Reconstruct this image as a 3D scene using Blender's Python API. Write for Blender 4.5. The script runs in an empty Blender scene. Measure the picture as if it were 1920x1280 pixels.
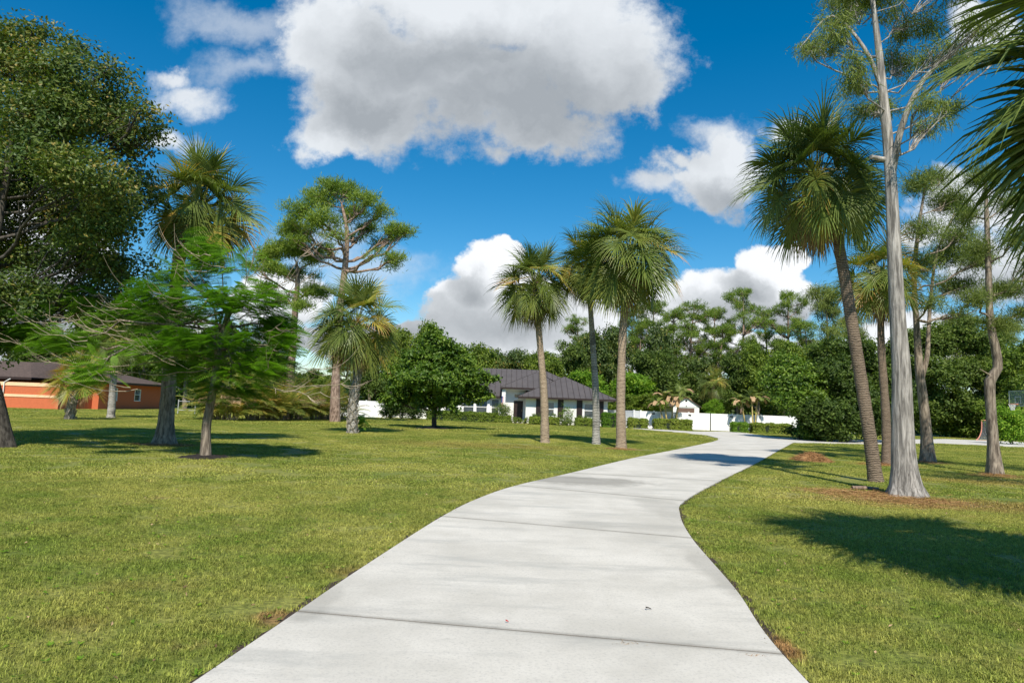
import bpy, math, random
import numpy as np
from mathutils import Matrix, Vector
S = bpy.context.scene
COL = S.collection
R = math.radians
# ------------------------------------------------------------------ camera
CH, PITCH, ROLL, F = 1.7, R(5.49), R(2.1), 1280.0
cf = np.array([0, math.cos(PITCH), math.sin(PITCH)])
r0 = np.array([1.0, 0, 0]); u0 = np.array([0, -math.sin(PITCH), math.cos(PITCH)])
cr = math.cos(ROLL)*r0 + math.sin(ROLL)*u0
cu = -math.sin(ROLL)*r0 + math.cos(ROLL)*u0
cam_d = bpy.data.cameras.new('camera'); cam = bpy.data.objects.new('camera', cam_d); COL.objects.link(cam)
cam_d.lens = 24; cam_d.sensor_width = 36; cam_d.clip_end = 5000; cam_d.clip_start = 0.05
M = Matrix(((cr[0], cu[0], -cf[0], 0), (cr[1], cu[1], -cf[1], 0), (cr[2], cu[2], -cf[2], CH), (0, 0, 0, 1)))
cam.matrix_world = M
S.camera = cam
S.render.resolution_x, S.render.resolution_y = 1024, 682
S.view_settings.view_transform = 'Standard'; S.view_settings.look = 'None'
S.view_settings.gamma = 1; S.view_settings.exposure = 0.32
S.cycles.max_bounces = 6; S.cycles.transparent_max_bounces = 8

def ray(px, py):
    return cf + cr*((px-960)/F) + cu*((640-py)/F)
def G(px, py, z=0.0):
    "ground point seen at a pixel of the photograph"
    d = ray(px, py); t = (z-CH)/d[2]
    return np.array([d[0]*t, d[1]*t, z])
def P(px, py, depth):
    "point on the ray at world y = depth"
    d = ray(px, py); t = depth/d[1]
    return np.array([d[0]*t, depth, CH+d[2]*t])

# ------------------------------------------------------------------ node helpers
def N(nt, typ, x=None, **kw):
    n = nt.nodes.new(typ)
    for k, v in kw.items(): setattr(n, k, v)
    return n
def lk(nt, a, b): nt.links.new(a, b)
def math_n(nt, op, a, b=None, c=None, clamp=False):
    n = N(nt, 'ShaderNodeMath', operation=op, use_clamp=clamp)
    for i, v in enumerate((a, b, c)):
        if v is None: continue
        if isinstance(v, (int, float)): n.inputs[i].default_value = v
        else: lk(nt, v, n.inputs[i])
    return n.outputs[0]
def smooth(nt, v, lo, hi, tlo=0.0, thi=1.0):
    n = N(nt, 'ShaderNodeMapRange', interpolation_type='SMOOTHSTEP')
    lk(nt, v, n.inputs['Value']); n.inputs['From Min'].default_value = lo; n.inputs['From Max'].default_value = hi
    n.inputs['To Min'].default_value = tlo; n.inputs['To Max'].default_value = thi
    return n.outputs[0]
def mixc(nt, fac, a, b, mode='MIX'):
    n = N(nt, 'ShaderNodeMix', data_type='RGBA', blend_type=mode)
    for s, v in ((n.inputs[0], fac), (n.inputs[6], a), (n.inputs[7], b)):
        if isinstance(v, (int, float)): s.default_value = v
        elif isinstance(v, tuple): s.default_value = (*v, 1)
        else: lk(nt, v, s)
    return n.outputs[2]
def noise(nt, vec, scale, detail=4, rough=0.55, dist=0.0):
    n = N(nt, 'ShaderNodeTexNoise'); n.inputs['Scale'].default_value = scale; n.inputs['Detail'].default_value = detail
    n.inputs['Roughness'].default_value = rough; n.inputs['Distortion'].default_value = dist
    if vec is not None: lk(nt, vec, n.inputs['Vector'])
    return n.outputs[0]

# ------------------------------------------------------------------ world and sun
SUN_EL, SUN_AZ = R(49), R(2)      # sun stands behind the camera, a touch to the right
w = bpy.data.worlds.new('World'); S.world = w; w.use_nodes = True
nt = w.node_tree; nt.nodes.clear()
sky = N(nt, 'ShaderNodeTexSky', sky_type='NISHITA', sun_disc=False)
sky.sun_elevation = SUN_EL; sky.sun_rotation = math.pi - SUN_AZ
sky.air_density = 1.0; sky.dust_density = 0.2; sky.ozone_density = 3.0
hs = N(nt, 'ShaderNodeHueSaturation'); hs.inputs['Saturation'].default_value = 1.45; hs.inputs['Value'].default_value = 1.0
hs.inputs['Hue'].default_value = 0.492
lk(nt, sky.outputs[0], hs.inputs['Color'])
bgs = N(nt, 'ShaderNodeBackground'); bgs.inputs[1].default_value = 0.104
lk(nt, hs.outputs[0], bgs.inputs[0])
tc = N(nt, 'ShaderNodeTexCoord')
sx = N(nt, 'ShaderNodeSeparateXYZ'); lk(nt, tc.outputs['Generated'], sx.inputs[0])
yy = math_n(nt, 'MAXIMUM', sx.outputs[1], 0.02)
U = math_n(nt, 'DIVIDE', sx.outputs[0], yy); V = math_n(nt, 'DIVIDE', sx.outputs[2], yy)
cv = N(nt, 'ShaderNodeCombineXYZ'); lk(nt, U, cv.inputs[0]); lk(nt, V, cv.inputs[1])
wn = N(nt, 'ShaderNodeTexNoise'); wn.inputs['Scale'].default_value = 5.0; wn.inputs['Detail'].default_value = 7; wn.inputs['Roughness'].default_value = 0.6
lk(nt, cv.outputs[0], wn.inputs['Vector'])
sub = N(nt, 'ShaderNodeVectorMath', operation='SUBTRACT'); lk(nt, wn.outputs['Color'], sub.inputs[0]); sub.inputs[1].default_value = (.5, .5, .5)
def warp(amount):
    s_ = N(nt, 'ShaderNodeVectorMath', operation='SCALE'); lk(nt, sub.outputs[0], s_.inputs[0]); s_.inputs['Scale'].default_value = amount
    a_ = N(nt, 'ShaderNodeVectorMath', operation='ADD'); lk(nt, cv.outputs[0], a_.inputs[0]); lk(nt, s_.outputs[0], a_.inputs[1])
    return a_.outputs[0]
WV = warp(0.24)
def blob(vec, px, py, rx, ry):
    d = ray(px, py); c = (d[0]/d[1], d[2]/d[1], 0)
    s_ = N(nt, 'ShaderNodeVectorMath', operation='SUBTRACT'); lk(nt, vec, s_.inputs[0]); s_.inputs[1].default_value = c
    m_ = N(nt, 'ShaderNodeVectorMath', operation='MULTIPLY'); lk(nt, s_.outputs[0], m_.inputs[0]); m_.inputs[1].default_value = (F/rx, F/ry, 0)
    l_ = N(nt, 'ShaderNodeVectorMath', operation='LENGTH'); lk(nt, m_.outputs[0], l_.inputs[0])
    return math_n(nt, 'SUBTRACT', 1.0, l_.outputs['Value'])       # 1 at the centre, 0 at the rim
def union(vec, blobs):
    acc = None
    for b in blobs:
        v = blob(vec, *b[:4])
        acc = v if acc is None else math_n(nt, 'SMOOTH_MAX', acc, v, 0.12)
    return acc
soft = union(WV, [(900, -40, 400, 190), (640, 60, 170, 150), (700, 170, 190, 140), (900, 170, 250, 140), (1110, 90, 210, 150),
                  (1010, 230, 170, 85), (620, 240, 110, 80), (1180, 150, 110, 80),
                  (1325, 338, 150, 80), (1300, 295, 90, 60), (1365, 300, 95, 105), (1285, 330, 110, 45), (800, 110, 170, 110), (1860, 40, 90, 60),
                  (1810, 410, 150, 90), (1900, 540, 150, 70), (1700, 450, 70, 50)])
wisp = union(warp(0.26), [(440, 10, 190, 70), (470, 110, 150, 60),
                  (720, 530, 150, 70), (600, 470, 130, 60)])
puff = union(warp(0.20), [(362, 165, 82, 46), (330, 265, 70, 36), (1345, 245, 80, 60), (1215, 335, 60, 34), (1470, 225, 40, 24), (330, 130, 50, 30)])
hard = union(warp(0.10), [(920, 520, 75, 75), (890, 590, 110, 75), (970, 590, 110, 80), (950, 475, 40, 35), (850, 570, 60, 40), (1060, 590, 120, 60),
                  (1440, 510, 70, 60), (1380, 560, 120, 60), (1470, 560, 70, 60), (1300, 590, 110, 60), (1480, 480, 45, 35),
                  (720, 640, 240, 40), (520, 560, 120, 60), (1700, 640, 160, 60), (1250, 660, 500, 45), (150, 640, 300, 120), (60, 420, 170, 150)])
fine = noise(nt, cv.outputs[0], 9.0, 10, 0.66)
fine2 = noise(nt, cv.outputs[0], 3.0, 6, 0.6)
f_ = math_n(nt, 'SUBTRACT', fine, 0.5)
a_soft = smooth(nt, math_n(nt, 'MULTIPLY_ADD', f_, 1.25, soft), -0.03, 0.42)
a_soft = math_n(nt, 'MULTIPLY', a_soft, 0.97)
a_wisp = math_n(nt, 'MULTIPLY', smooth(nt, math_n(nt, 'MULTIPLY_ADD', f_, 2.0, wisp), -0.05, 1.0), 0.48)
a_hard = smooth(nt, math_n(nt, 'MULTIPLY_ADD', f_, 0.95, hard), -0.02, 0.16)
a_puff = math_n(nt, 'MULTIPLY', smooth(nt, math_n(nt, 'MULTIPLY_ADD', f_, 1.9, puff), -0.12, 0.80), 0.9)
alpha = math_n(nt, 'MAXIMUM', math_n(nt, 'MAXIMUM', a_soft, math_n(nt, 'MAXIMUM', a_wisp, a_puff)), a_hard)
front = smooth(nt, sx.outputs[1], 0.05, 0.2)
alpha = math_n(nt, 'MULTIPLY', alpha, front)
# thick undersides of the clouds are grey
g1 = union(WV, [(930, 210, 330, 130), (1040, 190, 260, 150), (830, 120, 260, 110), (690, 190, 170, 80), (1360, 370, 110, 55)])
g2 = union(warp(0.12), [(930, 610, 190, 55), (880, 560, 50, 40), (1420, 590, 170, 45), (1400, 545, 60, 30), (1850, 560, 160, 60), (700, 640, 200, 50), (100, 600, 300, 150)])
gr = smooth(nt, math_n(nt, 'MULTIPLY_ADD', math_n(nt, 'SUBTRACT', fine2, 0.5), 1.3, math_n(nt, 'MAXIMUM', g1, g2)), -0.65, 1.0)
billow = noise(nt, WV, 7.0, 9, 0.6)
gr2 = math_n(nt, 'MULTIPLY_ADD', math_n(nt, 'SUBTRACT', billow, 0.5), 0.9, gr, clamp=True)
ccol = mixc(nt, gr2, (0.68, 0.71, 0.74), (0.32, 0.345, 0.37))
ccol = mixc(nt, math_n(nt, 'MULTIPLY', a_hard, smooth(nt, gr2, 0.0, 0.5, 1.0, 0.0)), ccol, (0.80, 0.82, 0.85))
bgc = N(nt, 'ShaderNodeBackground'); lk(nt, ccol, bgc.inputs[0]); bgc.inputs[1].default_value = 1.0
ms = N(nt, 'ShaderNodeMixShader'); lk(nt, alpha, ms.inputs[0]); lk(nt, bgs.outputs[0], ms.inputs[1]); lk(nt, bgc.outputs[0], ms.inputs[2])
ow = N(nt, 'ShaderNodeOutputWorld'); lk(nt, ms.outputs[0], ow.inputs[0])

sd = bpy.data.lights.new('sun', 'SUN'); sd.energy = 5.0; sd.angle = R(0.53); sd.color = (1.0, 0.93, 0.80)
sun = bpy.data.objects.new('sun', sd); COL.objects.link(sun)
sdir = Vector((math.sin(SUN_AZ)*math.cos(SUN_EL), -math.cos(SUN_AZ)*math.cos(SUN_EL), math.sin(SUN_EL)))   # towards the sun
sun.rotation_euler = sdir.to_track_quat('Z', 'Y').to_euler(); sun.location = (0, -20, 40)

# ------------------------------------------------------------------ object helpers
def tag(o, label=None, cat=None, group=None, kind=None):
    if label: o['label'] = label
    if cat: o['category'] = cat
    if group: o['group'] = group
    if kind: o['kind'] = kind
    return o
def empty(name, loc=(0, 0, 0), label=None, cat=None, group=None, rz=0):
    o = bpy.data.objects.new(name, None); COL.objects.link(o); o.location = tuple(loc); o.rotation_euler = (0, 0, rz)
    o.empty_display_size = 0.2
    return tag(o, label, cat, group)
class MB:
    def __init__(s): s.v = []; s.f = []; s.t = []; s.n = 0; s.sm = []
    def add(s, v, f, tone=0.5, smooth=False):
        v = np.asarray(v, dtype=np.float64).reshape(-1, 3); f = np.asarray(f, dtype=np.int64)
        if len(f) == 0: return s
        s.v.append(v); s.f.append(f + s.n); s.n += len(v)
        s.t.append(np.broadcast_to(np.asarray(tone, dtype=np.float32), (len(f),)).copy()); s.sm.append(np.full(len(f), smooth))
        return s
    def box(s, x0, x1, y0, y1, z0, z1, tone=0.5, mat=None):
        v = np.array([[x, y, z] for z in (z0, z1) for x, y in ((x0, y0), (x1, y0), (x1, y1), (x0, y1))], float)
        if mat is not None: v = (np.c_[v, np.ones(8)] @ np.array(mat).T)[:, :3]
        return s.add(v, [[3, 2, 1, 0], [4, 5, 6, 7], [0, 1, 5, 4], [1, 2, 6, 5], [2, 3, 7, 6], [3, 0, 4, 7]], tone)
    def poly(s, pts, tone=0.5):
        n = len(pts); s.v.append(np.array(pts, float)); s.f.append(np.arange(n)[None, :] + s.n); s.n += n
        s.t.append(np.array([tone], np.float32)); s.sm.append(np.array([False])); return s
    def tube(s, pts, rad, k=8, tone=0.5, cap=True, prof=None):
        pts = np.asarray(pts, float); n = len(pts); rad = np.broadcast_to(np.asarray(rad, float), (n,))
        t = np.gradient(pts, axis=0); t /= np.linalg.norm(t, axis=1)[:, None] + 1e-9
        a = np.cross(t[0], [0, 0, 1.0]);
        if np.linalg.norm(a) < 0.05: a = np.array([1.0, 0, 0])
        a /= np.linalg.norm(a); A = []
        for i in range(n):
            a = a - t[i]*a.dot(t[i]); a /= np.linalg.norm(a) + 1e-9; A.append(a)
        A = np.array(A); B = np.cross(t, A); th = np.arange(k)*2*math.pi/k
        rr = rad[:, None]*np.ones((1, k))
        if prof is not None: rr = rr*prof(np.linspace(0, 1, n)[:, None], th[None, :])
        v = pts[:, None, :] + (A[:, None, :]*np.cos(th)[None, :, None] + B[:, None, :]*np.sin(th)[None, :, None])*rr[:, :, None]
        i = np.arange(n-1)[:, None]*k; j = np.arange(k)[None, :]; j2 = (j+1) % k
        f = np.stack([i+j, i+j2, i+k+j2, i+k+j], -1).reshape(-1, 4)
        s.add(v.reshape(-1, 3), f, tone, True)
        if cap:
            s.poly(v[-1], tone)
        return s
    def sphere(s, c, r, k=10, m=6, tone=0.5):
        r = np.broadcast_to(np.asarray(r, float), (3,))
        ph = np.linspace(0, math.pi, m+1); th = np.arange(k)*2*math.pi/k
        v = np.stack([np.sin(ph)[:, None]*np.cos(th), np.sin(ph)[:, None]*np.sin(th), np.cos(ph)[:, None]*np.ones(k)], -1)*r + np.array(c)
        i = np.arange(m)[:, None]*k; j = np.arange(k)[None, :]; j2 = (j+1) % k
        return s.add(v.reshape(-1, 3), np.stack([i+j, i+k+j, i+k+j2, i+j2], -1).reshape(-1, 4), tone, True)
    def mesh(s, name, mat):
        me = bpy.data.meshes.new(name)
        v = np.concatenate(s.v); me.vertices.add(len(v)); me.vertices.foreach_set('co', v.astype(np.float32).ravel())
        li = np.concatenate([f.ravel() for f in s.f]); tot = np.concatenate([np.full(len(f), f.shape[1]) for f in s.f])
        st = np.concatenate([[0], np.cumsum(tot)[:-1]])
        me.loops.add(len(li)); me.loops.foreach_set('vertex_index', li.astype(np.int32))
        me.polygons.add(len(tot)); me.polygons.foreach_set('loop_start', st.astype(np.int32)); me.polygons.foreach_set('loop_total', tot.astype(np.int32))
        me.polygons.foreach_set('use_smooth', np.concatenate(s.sm))
        at = me.attributes.new('tone', 'FLOAT', 'FACE'); at.data.foreach_set('value', np.concatenate(s.t).astype(np.float32))
        me.update(calc_edges=True); me.validate(); me.materials.append(mat)
        return me
    def build(s, name, mat, parent=None, label=None):
        if not s.v: return None
        o = bpy.data.objects.new(name, s.mesh(name, mat)); COL.objects.link(o)
        if parent is not None:
            o.parent = parent
            # vertices are given in world space when the parent is unrotated: shift to the parent's base
            l = np.array(parent.matrix_basis.translation) if parent.parent is None else np.zeros(3)
            if parent.parent is not None:
                q = parent; l = np.zeros(3)
                while q is not None: l = l + np.array(q.matrix_basis.translation); q = q.parent
            o.matrix_basis = Matrix.Translation(Vector(-l))
        if label: o['label'] = label
        return o
def copy_tree(o, parent=None):
    c = o.copy(); COL.objects.link(c); c.parent = parent
    for ch in o.children: copy_tree(ch, c)
    return c

# ------------------------------------------------------------------ materials
def new_mat(name):
    m = bpy.data.materials.new(name); m.use_nodes = True; nt = m.node_tree
    return m, nt, nt.nodes['Principled BSDF'], nt.nodes['Material Output']
def bump(nt, b, h, strength=0.3, dist=0.02):
    n = N(nt, 'ShaderNodeBump'); n.inputs['Strength'].default_value = strength; n.inputs['Distance'].default_value = dist
    lk(nt, h, n.inputs['Height']); lk(nt, n.outputs[0], b.inputs['Normal'])
def plain(name, c, rough=0.6, var=0.12, scale=6.0, metal=0.0, bmp=0.0, spec=0.4):
    m, nt, b, o = new_mat(name); g = N(nt, 'ShaderNodeNewGeometry')
    n = noise(nt, g.outputs['Position'], scale, 5, 0.6)
    k = smooth(nt, n, 0.3, 0.7, 1-var, 1+var)
    cm = N(nt, 'ShaderNodeVectorMath', operation='SCALE'); cm.inputs[0].default_value = c; lk(nt, k, cm.inputs['Scale'])
    lk(nt, cm.outputs[0], b.inputs['Base Color']); b.inputs['Roughness'].default_value = rough; b.inputs['Metallic'].default_value = metal
    b.inputs['Specular IOR Level'].default_value = spec
    if bmp: bump(nt, b, n, bmp)
    return m
def ramp_mat(name, stops, rough=0.5, trans=0.3, spec=0.35, tcol=(1.3, 1.5, 0.6), nscale=1.3, nvar=0.25):
    "leaf stuff: colour by the 'tone' of each face, some light passes through"
    m, nt, b, o = new_mat(name)
    at = N(nt, 'ShaderNodeAttribute', attribute_name='tone'); g = N(nt, 'ShaderNodeNewGeometry')
    n = noise(nt, g.outputs['Position'], nscale, 3)
    t = math_n(nt, 'MULTIPLY_ADD', math_n(nt, 'SUBTRACT', n, 0.5), nvar, at.outputs['Fac'], clamp=True)
    cr_ = N(nt, 'ShaderNodeValToRGB'); lk(nt, t, cr_.inputs[0]); e = cr_.color_ramp.elements
    while len(e) < len(stops): e.new(0.5)
    for i, (p, c) in enumerate(stops): e[i].position = p; e[i].color = (c[0]*1.35, c[1]*1.15, c[2]*0.95, 1)
    lk(nt, cr_.outputs[0], b.inputs['Base Color']); b.inputs['Roughness'].default_value = rough; b.inputs['Specular IOR Level'].default_value = spec
    if trans > 0:
        tr = N(nt, 'ShaderNodeBsdfTranslucent'); mm = mixc(nt, 1.0, cr_.outputs[0], tcol, 'MULTIPLY'); lk(nt, mm, tr.inputs[0])
        mx = N(nt, 'ShaderNodeMixShader'); mx.inputs[0].default_value = trans
        lk(nt, b.outputs[0], mx.inputs[1]); lk(nt, tr.outputs[0], mx.inputs[2]); lk(nt, mx.outputs[0], o.inputs[0])
    return m
LEAF = {
 'oak': ramp_mat('oak_leaf', [(0, (.018, .040, .012)), (.5, (.050, .100, .026)), (.85, (.11, .165, .038)), (1, (.20, .18, .05))], 0.5, 0.28),
 'broad': ramp_mat('broad_leaf', [(0, (.032, .070, .012)), (.5, (.090, .160, .024)), (.85, (.155, .24, .035)), (1, (.19, .25, .05))], 0.55, 0.32, 0.25),
 'gloss': ramp_mat('glossy_leaf', [(0, (.020, .052, .010)), (.5, (.055, .125, .018)), (1, (.14, .24, .034))], 0.45, 0.3, 0.3),
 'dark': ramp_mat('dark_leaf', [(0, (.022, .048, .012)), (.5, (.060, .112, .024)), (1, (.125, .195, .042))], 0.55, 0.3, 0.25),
 'bright': ramp_mat('bright_leaf', [(0, (.05, .13, .012)), (.5, (.11, .24, .022)), (1, (.21, .34, .035))], 0.55, 0.35, 0.25),
 'fern': ramp_mat('feathery_leaf', [(0, (.03, .095, .010)), (.5, (.08, .20, .020)), (1, (.16, .31, .030))], 0.55, 0.42, 0.2),
 'pine': ramp_mat('pine_needle', [(0, (.045, .090, .018)), (.5, (.105, .195, .036)), (1, (.19, .28, .055))], 0.55, 0.3, 0.2),
 'wispy': ramp_mat('wispy_needle', [(0, (.055, .090, .028)), (.5, (.125, .19, .055)), (1, (.21, .28, .08))], 0.6, 0.3, 0.2),
 'frond': ramp_mat('palm_frond', [(0, (.034, .058, .014)), (.45, (.105, .170, .042)), (.75, (.20, .26, .060)), (.87, (.34, .31, .07)), (1, (.36, .21, .08))], 0.42, 0.3, 0.4, (1.2, 1.3, .6), 0.8, 0.12),
 'dead': ramp_mat('dry_frond', [(0, (.07, .05, .03)), (.5, (.20, .15, .095)), (1, (.42, .34, .24))], 0.7, 0.15, 0.2, (1, .9, .7)),
}
def bark(name, c1, c2, scale=(9, 9, 1.2), ring=0.0, rough=0.85, bmp=0.8, spots=None):
    m, nt, b, o = new_mat(name); g = N(nt, 'ShaderNodeNewGeometry')
    mp = N(nt, 'ShaderNodeMapping'); lk(nt, g.outputs['Position'], mp.inputs[0]); mp.inputs['Scale'].default_value = scale
    n1 = noise(nt, mp.outputs[0], 1.0, 6, 0.62, 0.3); n2 = noise(nt, g.outputs['Position'], 1.6, 3)
    h = n1
    if ring:
        wv = N(nt, 'ShaderNodeTexWave', wave_type='BANDS', bands_direction='Z'); wv.inputs['Scale'].default_value = ring
        wv.inputs['Distortion'].default_value = 4.0; wv.inputs['Detail'].default_value = 3; wv.inputs['Detail Scale'].default_value = 2.5
        lk(nt, g.outputs['Position'], wv.inputs['Vector'])
        h = math_n(nt, 'MULTIPLY_ADD', wv.outputs['Fac'], 0.45, math_n(nt, 'MULTIPLY', n1, 0.75))
    f = math_n(nt, 'MULTIPLY_ADD', math_n(nt, 'SUBTRACT', n2, 0.5), 0.5, smooth(nt, h, 0.3, 0.75), clamp=True)
    c = mixc(nt, f, c1, c2)
    if spots:   # dark lichen blotches
        s_ = smooth(nt, noise(nt, g.outputs['Position'], 1.1, 6, 0.7), 0.52, 0.66)
        c = mixc(nt, math_n(nt, 'MULTIPLY', s_, 0.75), c, spots)
    lk(nt, c, b.inputs['Base Color']); b.inputs['Roughness'].default_value = rough; b.inputs['Specular IOR Level'].default_value = 0.2
    bump(nt, b, h, bmp, 0.03)
    return m
BARK = {
 'palm': bark('palm_trunk', (.12, .085, .058), (.42, .33, .24), (6, 6, 14), 5.0),
 'palm_grey': bark('grey_palm_trunk', (.10, .095, .085), (.42, .40, .36), (6, 6, 12), 4.0, spots=(.05, .05, .045)),
 'palm_dark': bark('brown_palm_trunk', (.055, .040, .030), (.25, .19, .14), (6, 6, 16), 6.5),
 'boot': bark('palm_boots', (.10, .085, .065), (.46, .41, .34), (10, 10, 4), 0, bmp=1.0),
 'grey': bark('grey_bark', (.12, .11, .10), (.50, .465, .43), (16, 16, 1.6), 0, spots=(.13, .12, .115), bmp=1.0),
 'oak': bark('oak_bark', (.03, .026, .022), (.13, .115, .10), (14, 14, 3)),
 'brown': bark('brown_bark', (.085, .066, .052), (.38, .315, .25), (14, 14, 2.5)),
 'pine': bark('pine_bark', (.12, .08, .06), (.42, .31, .25), (9, 9, 3.5), 0, bmp=1.0),
 'twig': bark('bare_twig', (.20, .16, .115), (.46, .38, .28), (12, 12, 12), 0, bmp=0.2),
}
WHITE = plain('white_paint', (.78, .78, .76), 0.55, 0.04, 3, bmp=0.05)
WALLW = plain('white_stucco', (.74, .74, .70), 0.85, 0.05, 12, bmp=0.15)
VINYL = plain('white_vinyl', (.82, .82, .81), 0.4, 0.03, 2)
ROOFM = plain('brown_metal_roof', (.088, .076, .073), 0.5, 0.10, 1.2, spec=0.5)
SEAM = plain('roof_seam_shadow', (.045, .037, .036), 0.5, 0.1, 1.2)  # darker than the roof: the ribs' shadow lines are put into their colour
DARKM = plain('dark_brown_paint', (.030, .018, .016), 0.45, 0.15, 4)
BLACKM = plain('black_metal', (.015, .015, .016), 0.45, 0.1, 8)
GLASS = plain('window_glass', (.05, .065, .075), 0.06, 0.35, 1.6, spec=0.9)
BLIND = plain('window_blind', (.33, .38, .42), 0.35, 0.1, 5)
TERRA = plain('terracotta_stucco', (.52, .135, .055), 0.85, 0.06, 9, bmp=0.1)
BAND = plain('cream_band', (.80, .52, .32), 0.8, 0.05, 6)
SHING = plain('brown_shingles', (.085, .060, .050), 0.9, 0.25, 5, bmp=0.4)
MULCH = plain('dark_mulch', (.018, .013, .011), 0.95, 0.6, 18, bmp=1.0)
STRAWM = ramp_mat('pine_straw', [(0, (.10, .06, .03)), (.5, (.24, .15, .08)), (1, (.36, .26, .15))], 0.8, 0, 0.1)
REDM = plain('orange_metal', (.55, .22, .15), 0.5, 0.1, 6)
NETM = plain('grey_netting', (.30, .32, .34), 0.7, 0.1, 6)
NETW = plain('white_cord', (.75, .75, .75), 0.7, 0.1, 6)

# ------------------------------------------------------------------ lawn colour, shared by soil sheet and blades
lg = bpy.data.node_groups.new('lawn_colour', 'ShaderNodeTree')
lg.interface.new_socket('Color', in_out='OUTPUT', socket_type='NodeSocketColor')
go_ = N(lg, 'NodeGroupOutput'); geo = N(lg, 'ShaderNodeNewGeometry'); PO = geo.outputs['Position']
flat = N(lg, 'ShaderNodeVectorMath', operation='MULTIPLY'); lk(lg, PO, flat.inputs[0]); flat.inputs[1].default_value = (1, 1, 0)
n_big = noise(lg, flat.outputs[0], 0.22, 4, 0.6, 0.4); n_mid = noise(lg, flat.outputs[0], 1.1, 5, 0.65); n_fin = noise(lg, flat.outputs[0], 14, 3, 0.6)
c = mixc(lg, smooth(lg, n_mid, 0.34, 0.66), (.162, .212, .038), (.262, .272, .068))
c = mixc(lg, smooth(lg, n_big, 0.42, 0.66), c, (.335, .325, .090))
c = mixc(lg, math_n(lg, 'MULTIPLY', smooth(lg, noise(lg, flat.outputs[0], 0.75, 5, 0.7), 0.60, 0.72), 0.55), c, (.36, .27, .12))
c = mixc(lg, math_n(lg, 'MULTIPLY', smooth(lg, noise(lg, flat.outputs[0], 1.9, 4, 0.7), 0.60, 0.70), 0.6), c, (.085, .135, .026))
nw = math_n(lg, 'MULTIPLY', math_n(lg, 'SUBTRACT', noise(lg, flat.outputs[0], 1.7, 5, 0.7), 0.5), 2.2)
for (px, py, rx, ry, st, col_) in [(1700, 940, 1.5, 1.1, .65, (.36, .22, .11)), (1600, 925, 1.4, .9, .65, (.38, .23, .11)), (1560, 935, 1.4, .7, .4, (.32, .23, .10)),
        (1880, 950, 3.2, 1.2, .6, (.31, .2, .085)), (1865, 893, 1.1, .8, .85, (.33, .2, .1)), (1742, 868, 1.0, .8, .8, (.33, .2, .1)), (1663, 872, 1.3, .9, .85, (.36, .18, .09)),
        (1880, 905, 3.0, 1.2, .5, (.28, .18, .07)), (310, 834, 1.2, .7, .8, (.25, .15, .08)), (530, 1160, .22, .22, .75, (.28, .15, .08)), (1468, 1215, .14, .3, .8, (.30, .15, .08)),
        (1055, 935, 1.5, 2.5, .3, (.26, .2, .07)), (900, 835, 5.0, 2.5, .45, (.27, .2, .07)), (270, 1100, .5, .25, .2, (.27, .17, .08)), (1165, 842, .9, .8, .9, (.32, .17, .09)), (208, 784, 1.3, .8, .5, (.28, .2, .09)),
        (140, 1170, .3, .2, .25, (.2, .1, .06)), (690, 1075, .5, .3, .5, (.24, .16, .07))]:
    p = G(px, py)
    s_ = N(lg, 'ShaderNodeVectorMath', operation='SUBTRACT'); lk(lg, flat.outputs[0], s_.inputs[0]); s_.inputs[1].default_value = (p[0], p[1], 0)
    m_ = N(lg, 'ShaderNodeVectorMath', operation='MULTIPLY'); lk(lg, s_.outputs[0], m_.inputs[0]); m_.inputs[1].default_value = (1/rx, 1/ry, 0)
    l_ = N(lg, 'ShaderNodeVectorMath', operation='LENGTH'); lk(lg, m_.outputs[0], l_.inputs[0])
    k = math_n(lg, 'MULTIPLY', smooth(lg, math_n(lg, 'ADD', l_.outputs['Value'], nw), 0.3, 1.3, 1.0, 0.0), st)
    c = mixc(lg, k, c, col_)
c = mixc(lg, 1.0, c, mixc(lg, smooth(lg, n_fin, 0.3, 0.7), (.62, .64, .62), (1.38, 1.34, 1.25)), 'MULTIPLY')
lk(lg, c, go_.inputs[0])
def lawn_mat(name, mul, trans):
    m, nt, b, o = new_mat(name); gn = N(nt, 'ShaderNodeGroup'); gn.node_tree = lg
    at = N(nt, 'ShaderNodeAttribute', attribute_name='tone')
    k = smooth(nt, at.outputs['Fac'], 0, 1, mul*0.65, mul*1.4)
    sc = N(nt, 'ShaderNodeVectorMath', operation='SCALE'); lk(nt, gn.outputs[0], sc.inputs[0]); lk(nt, k, sc.inputs['Scale'])
    lk(nt, sc.outputs[0], b.inputs['Base Color']); b.inputs['Roughness'].default_value = 0.6; b.inputs['Specular IOR Level'].default_value = 0.15
    if trans:
        tr = N(nt, 'ShaderNodeBsdfTranslucent'); lk(nt, mixc(nt, 1.0, sc.outputs[0], (1.2, 1.3, .5), 'MULTIPLY'), tr.inputs[0])
        mx = N(nt, 'ShaderNodeMixShader'); mx.inputs[0].default_value = trans
        lk(nt, b.outputs[0], mx.inputs[1]); lk(nt, tr.outputs[0], mx.inputs[2]); lk(nt, mx.outputs[0], o.inputs[0])
    else:
        g = N(nt, 'ShaderNodeNewGeometry')
        bump(nt, b, noise(nt, g.outputs['Position'], 22, 4, 0.7), 0.9, 0.04)
    return m
LAWN = lawn_mat('lawn', 0.8, 0); BLADE = lawn_mat('grass_blade', 1.15, 0.3)

# ------------------------------------------------------------------ the ground
rng = np.random.default_rng(5)
b = MB(); b.box(-1500, 1500, -400, 2500, -1.0, 0.0); tag(b.build('ground', LAWN), 'flat mown lawn of green and straw coloured turf', 'ground', kind='structure')
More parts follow.
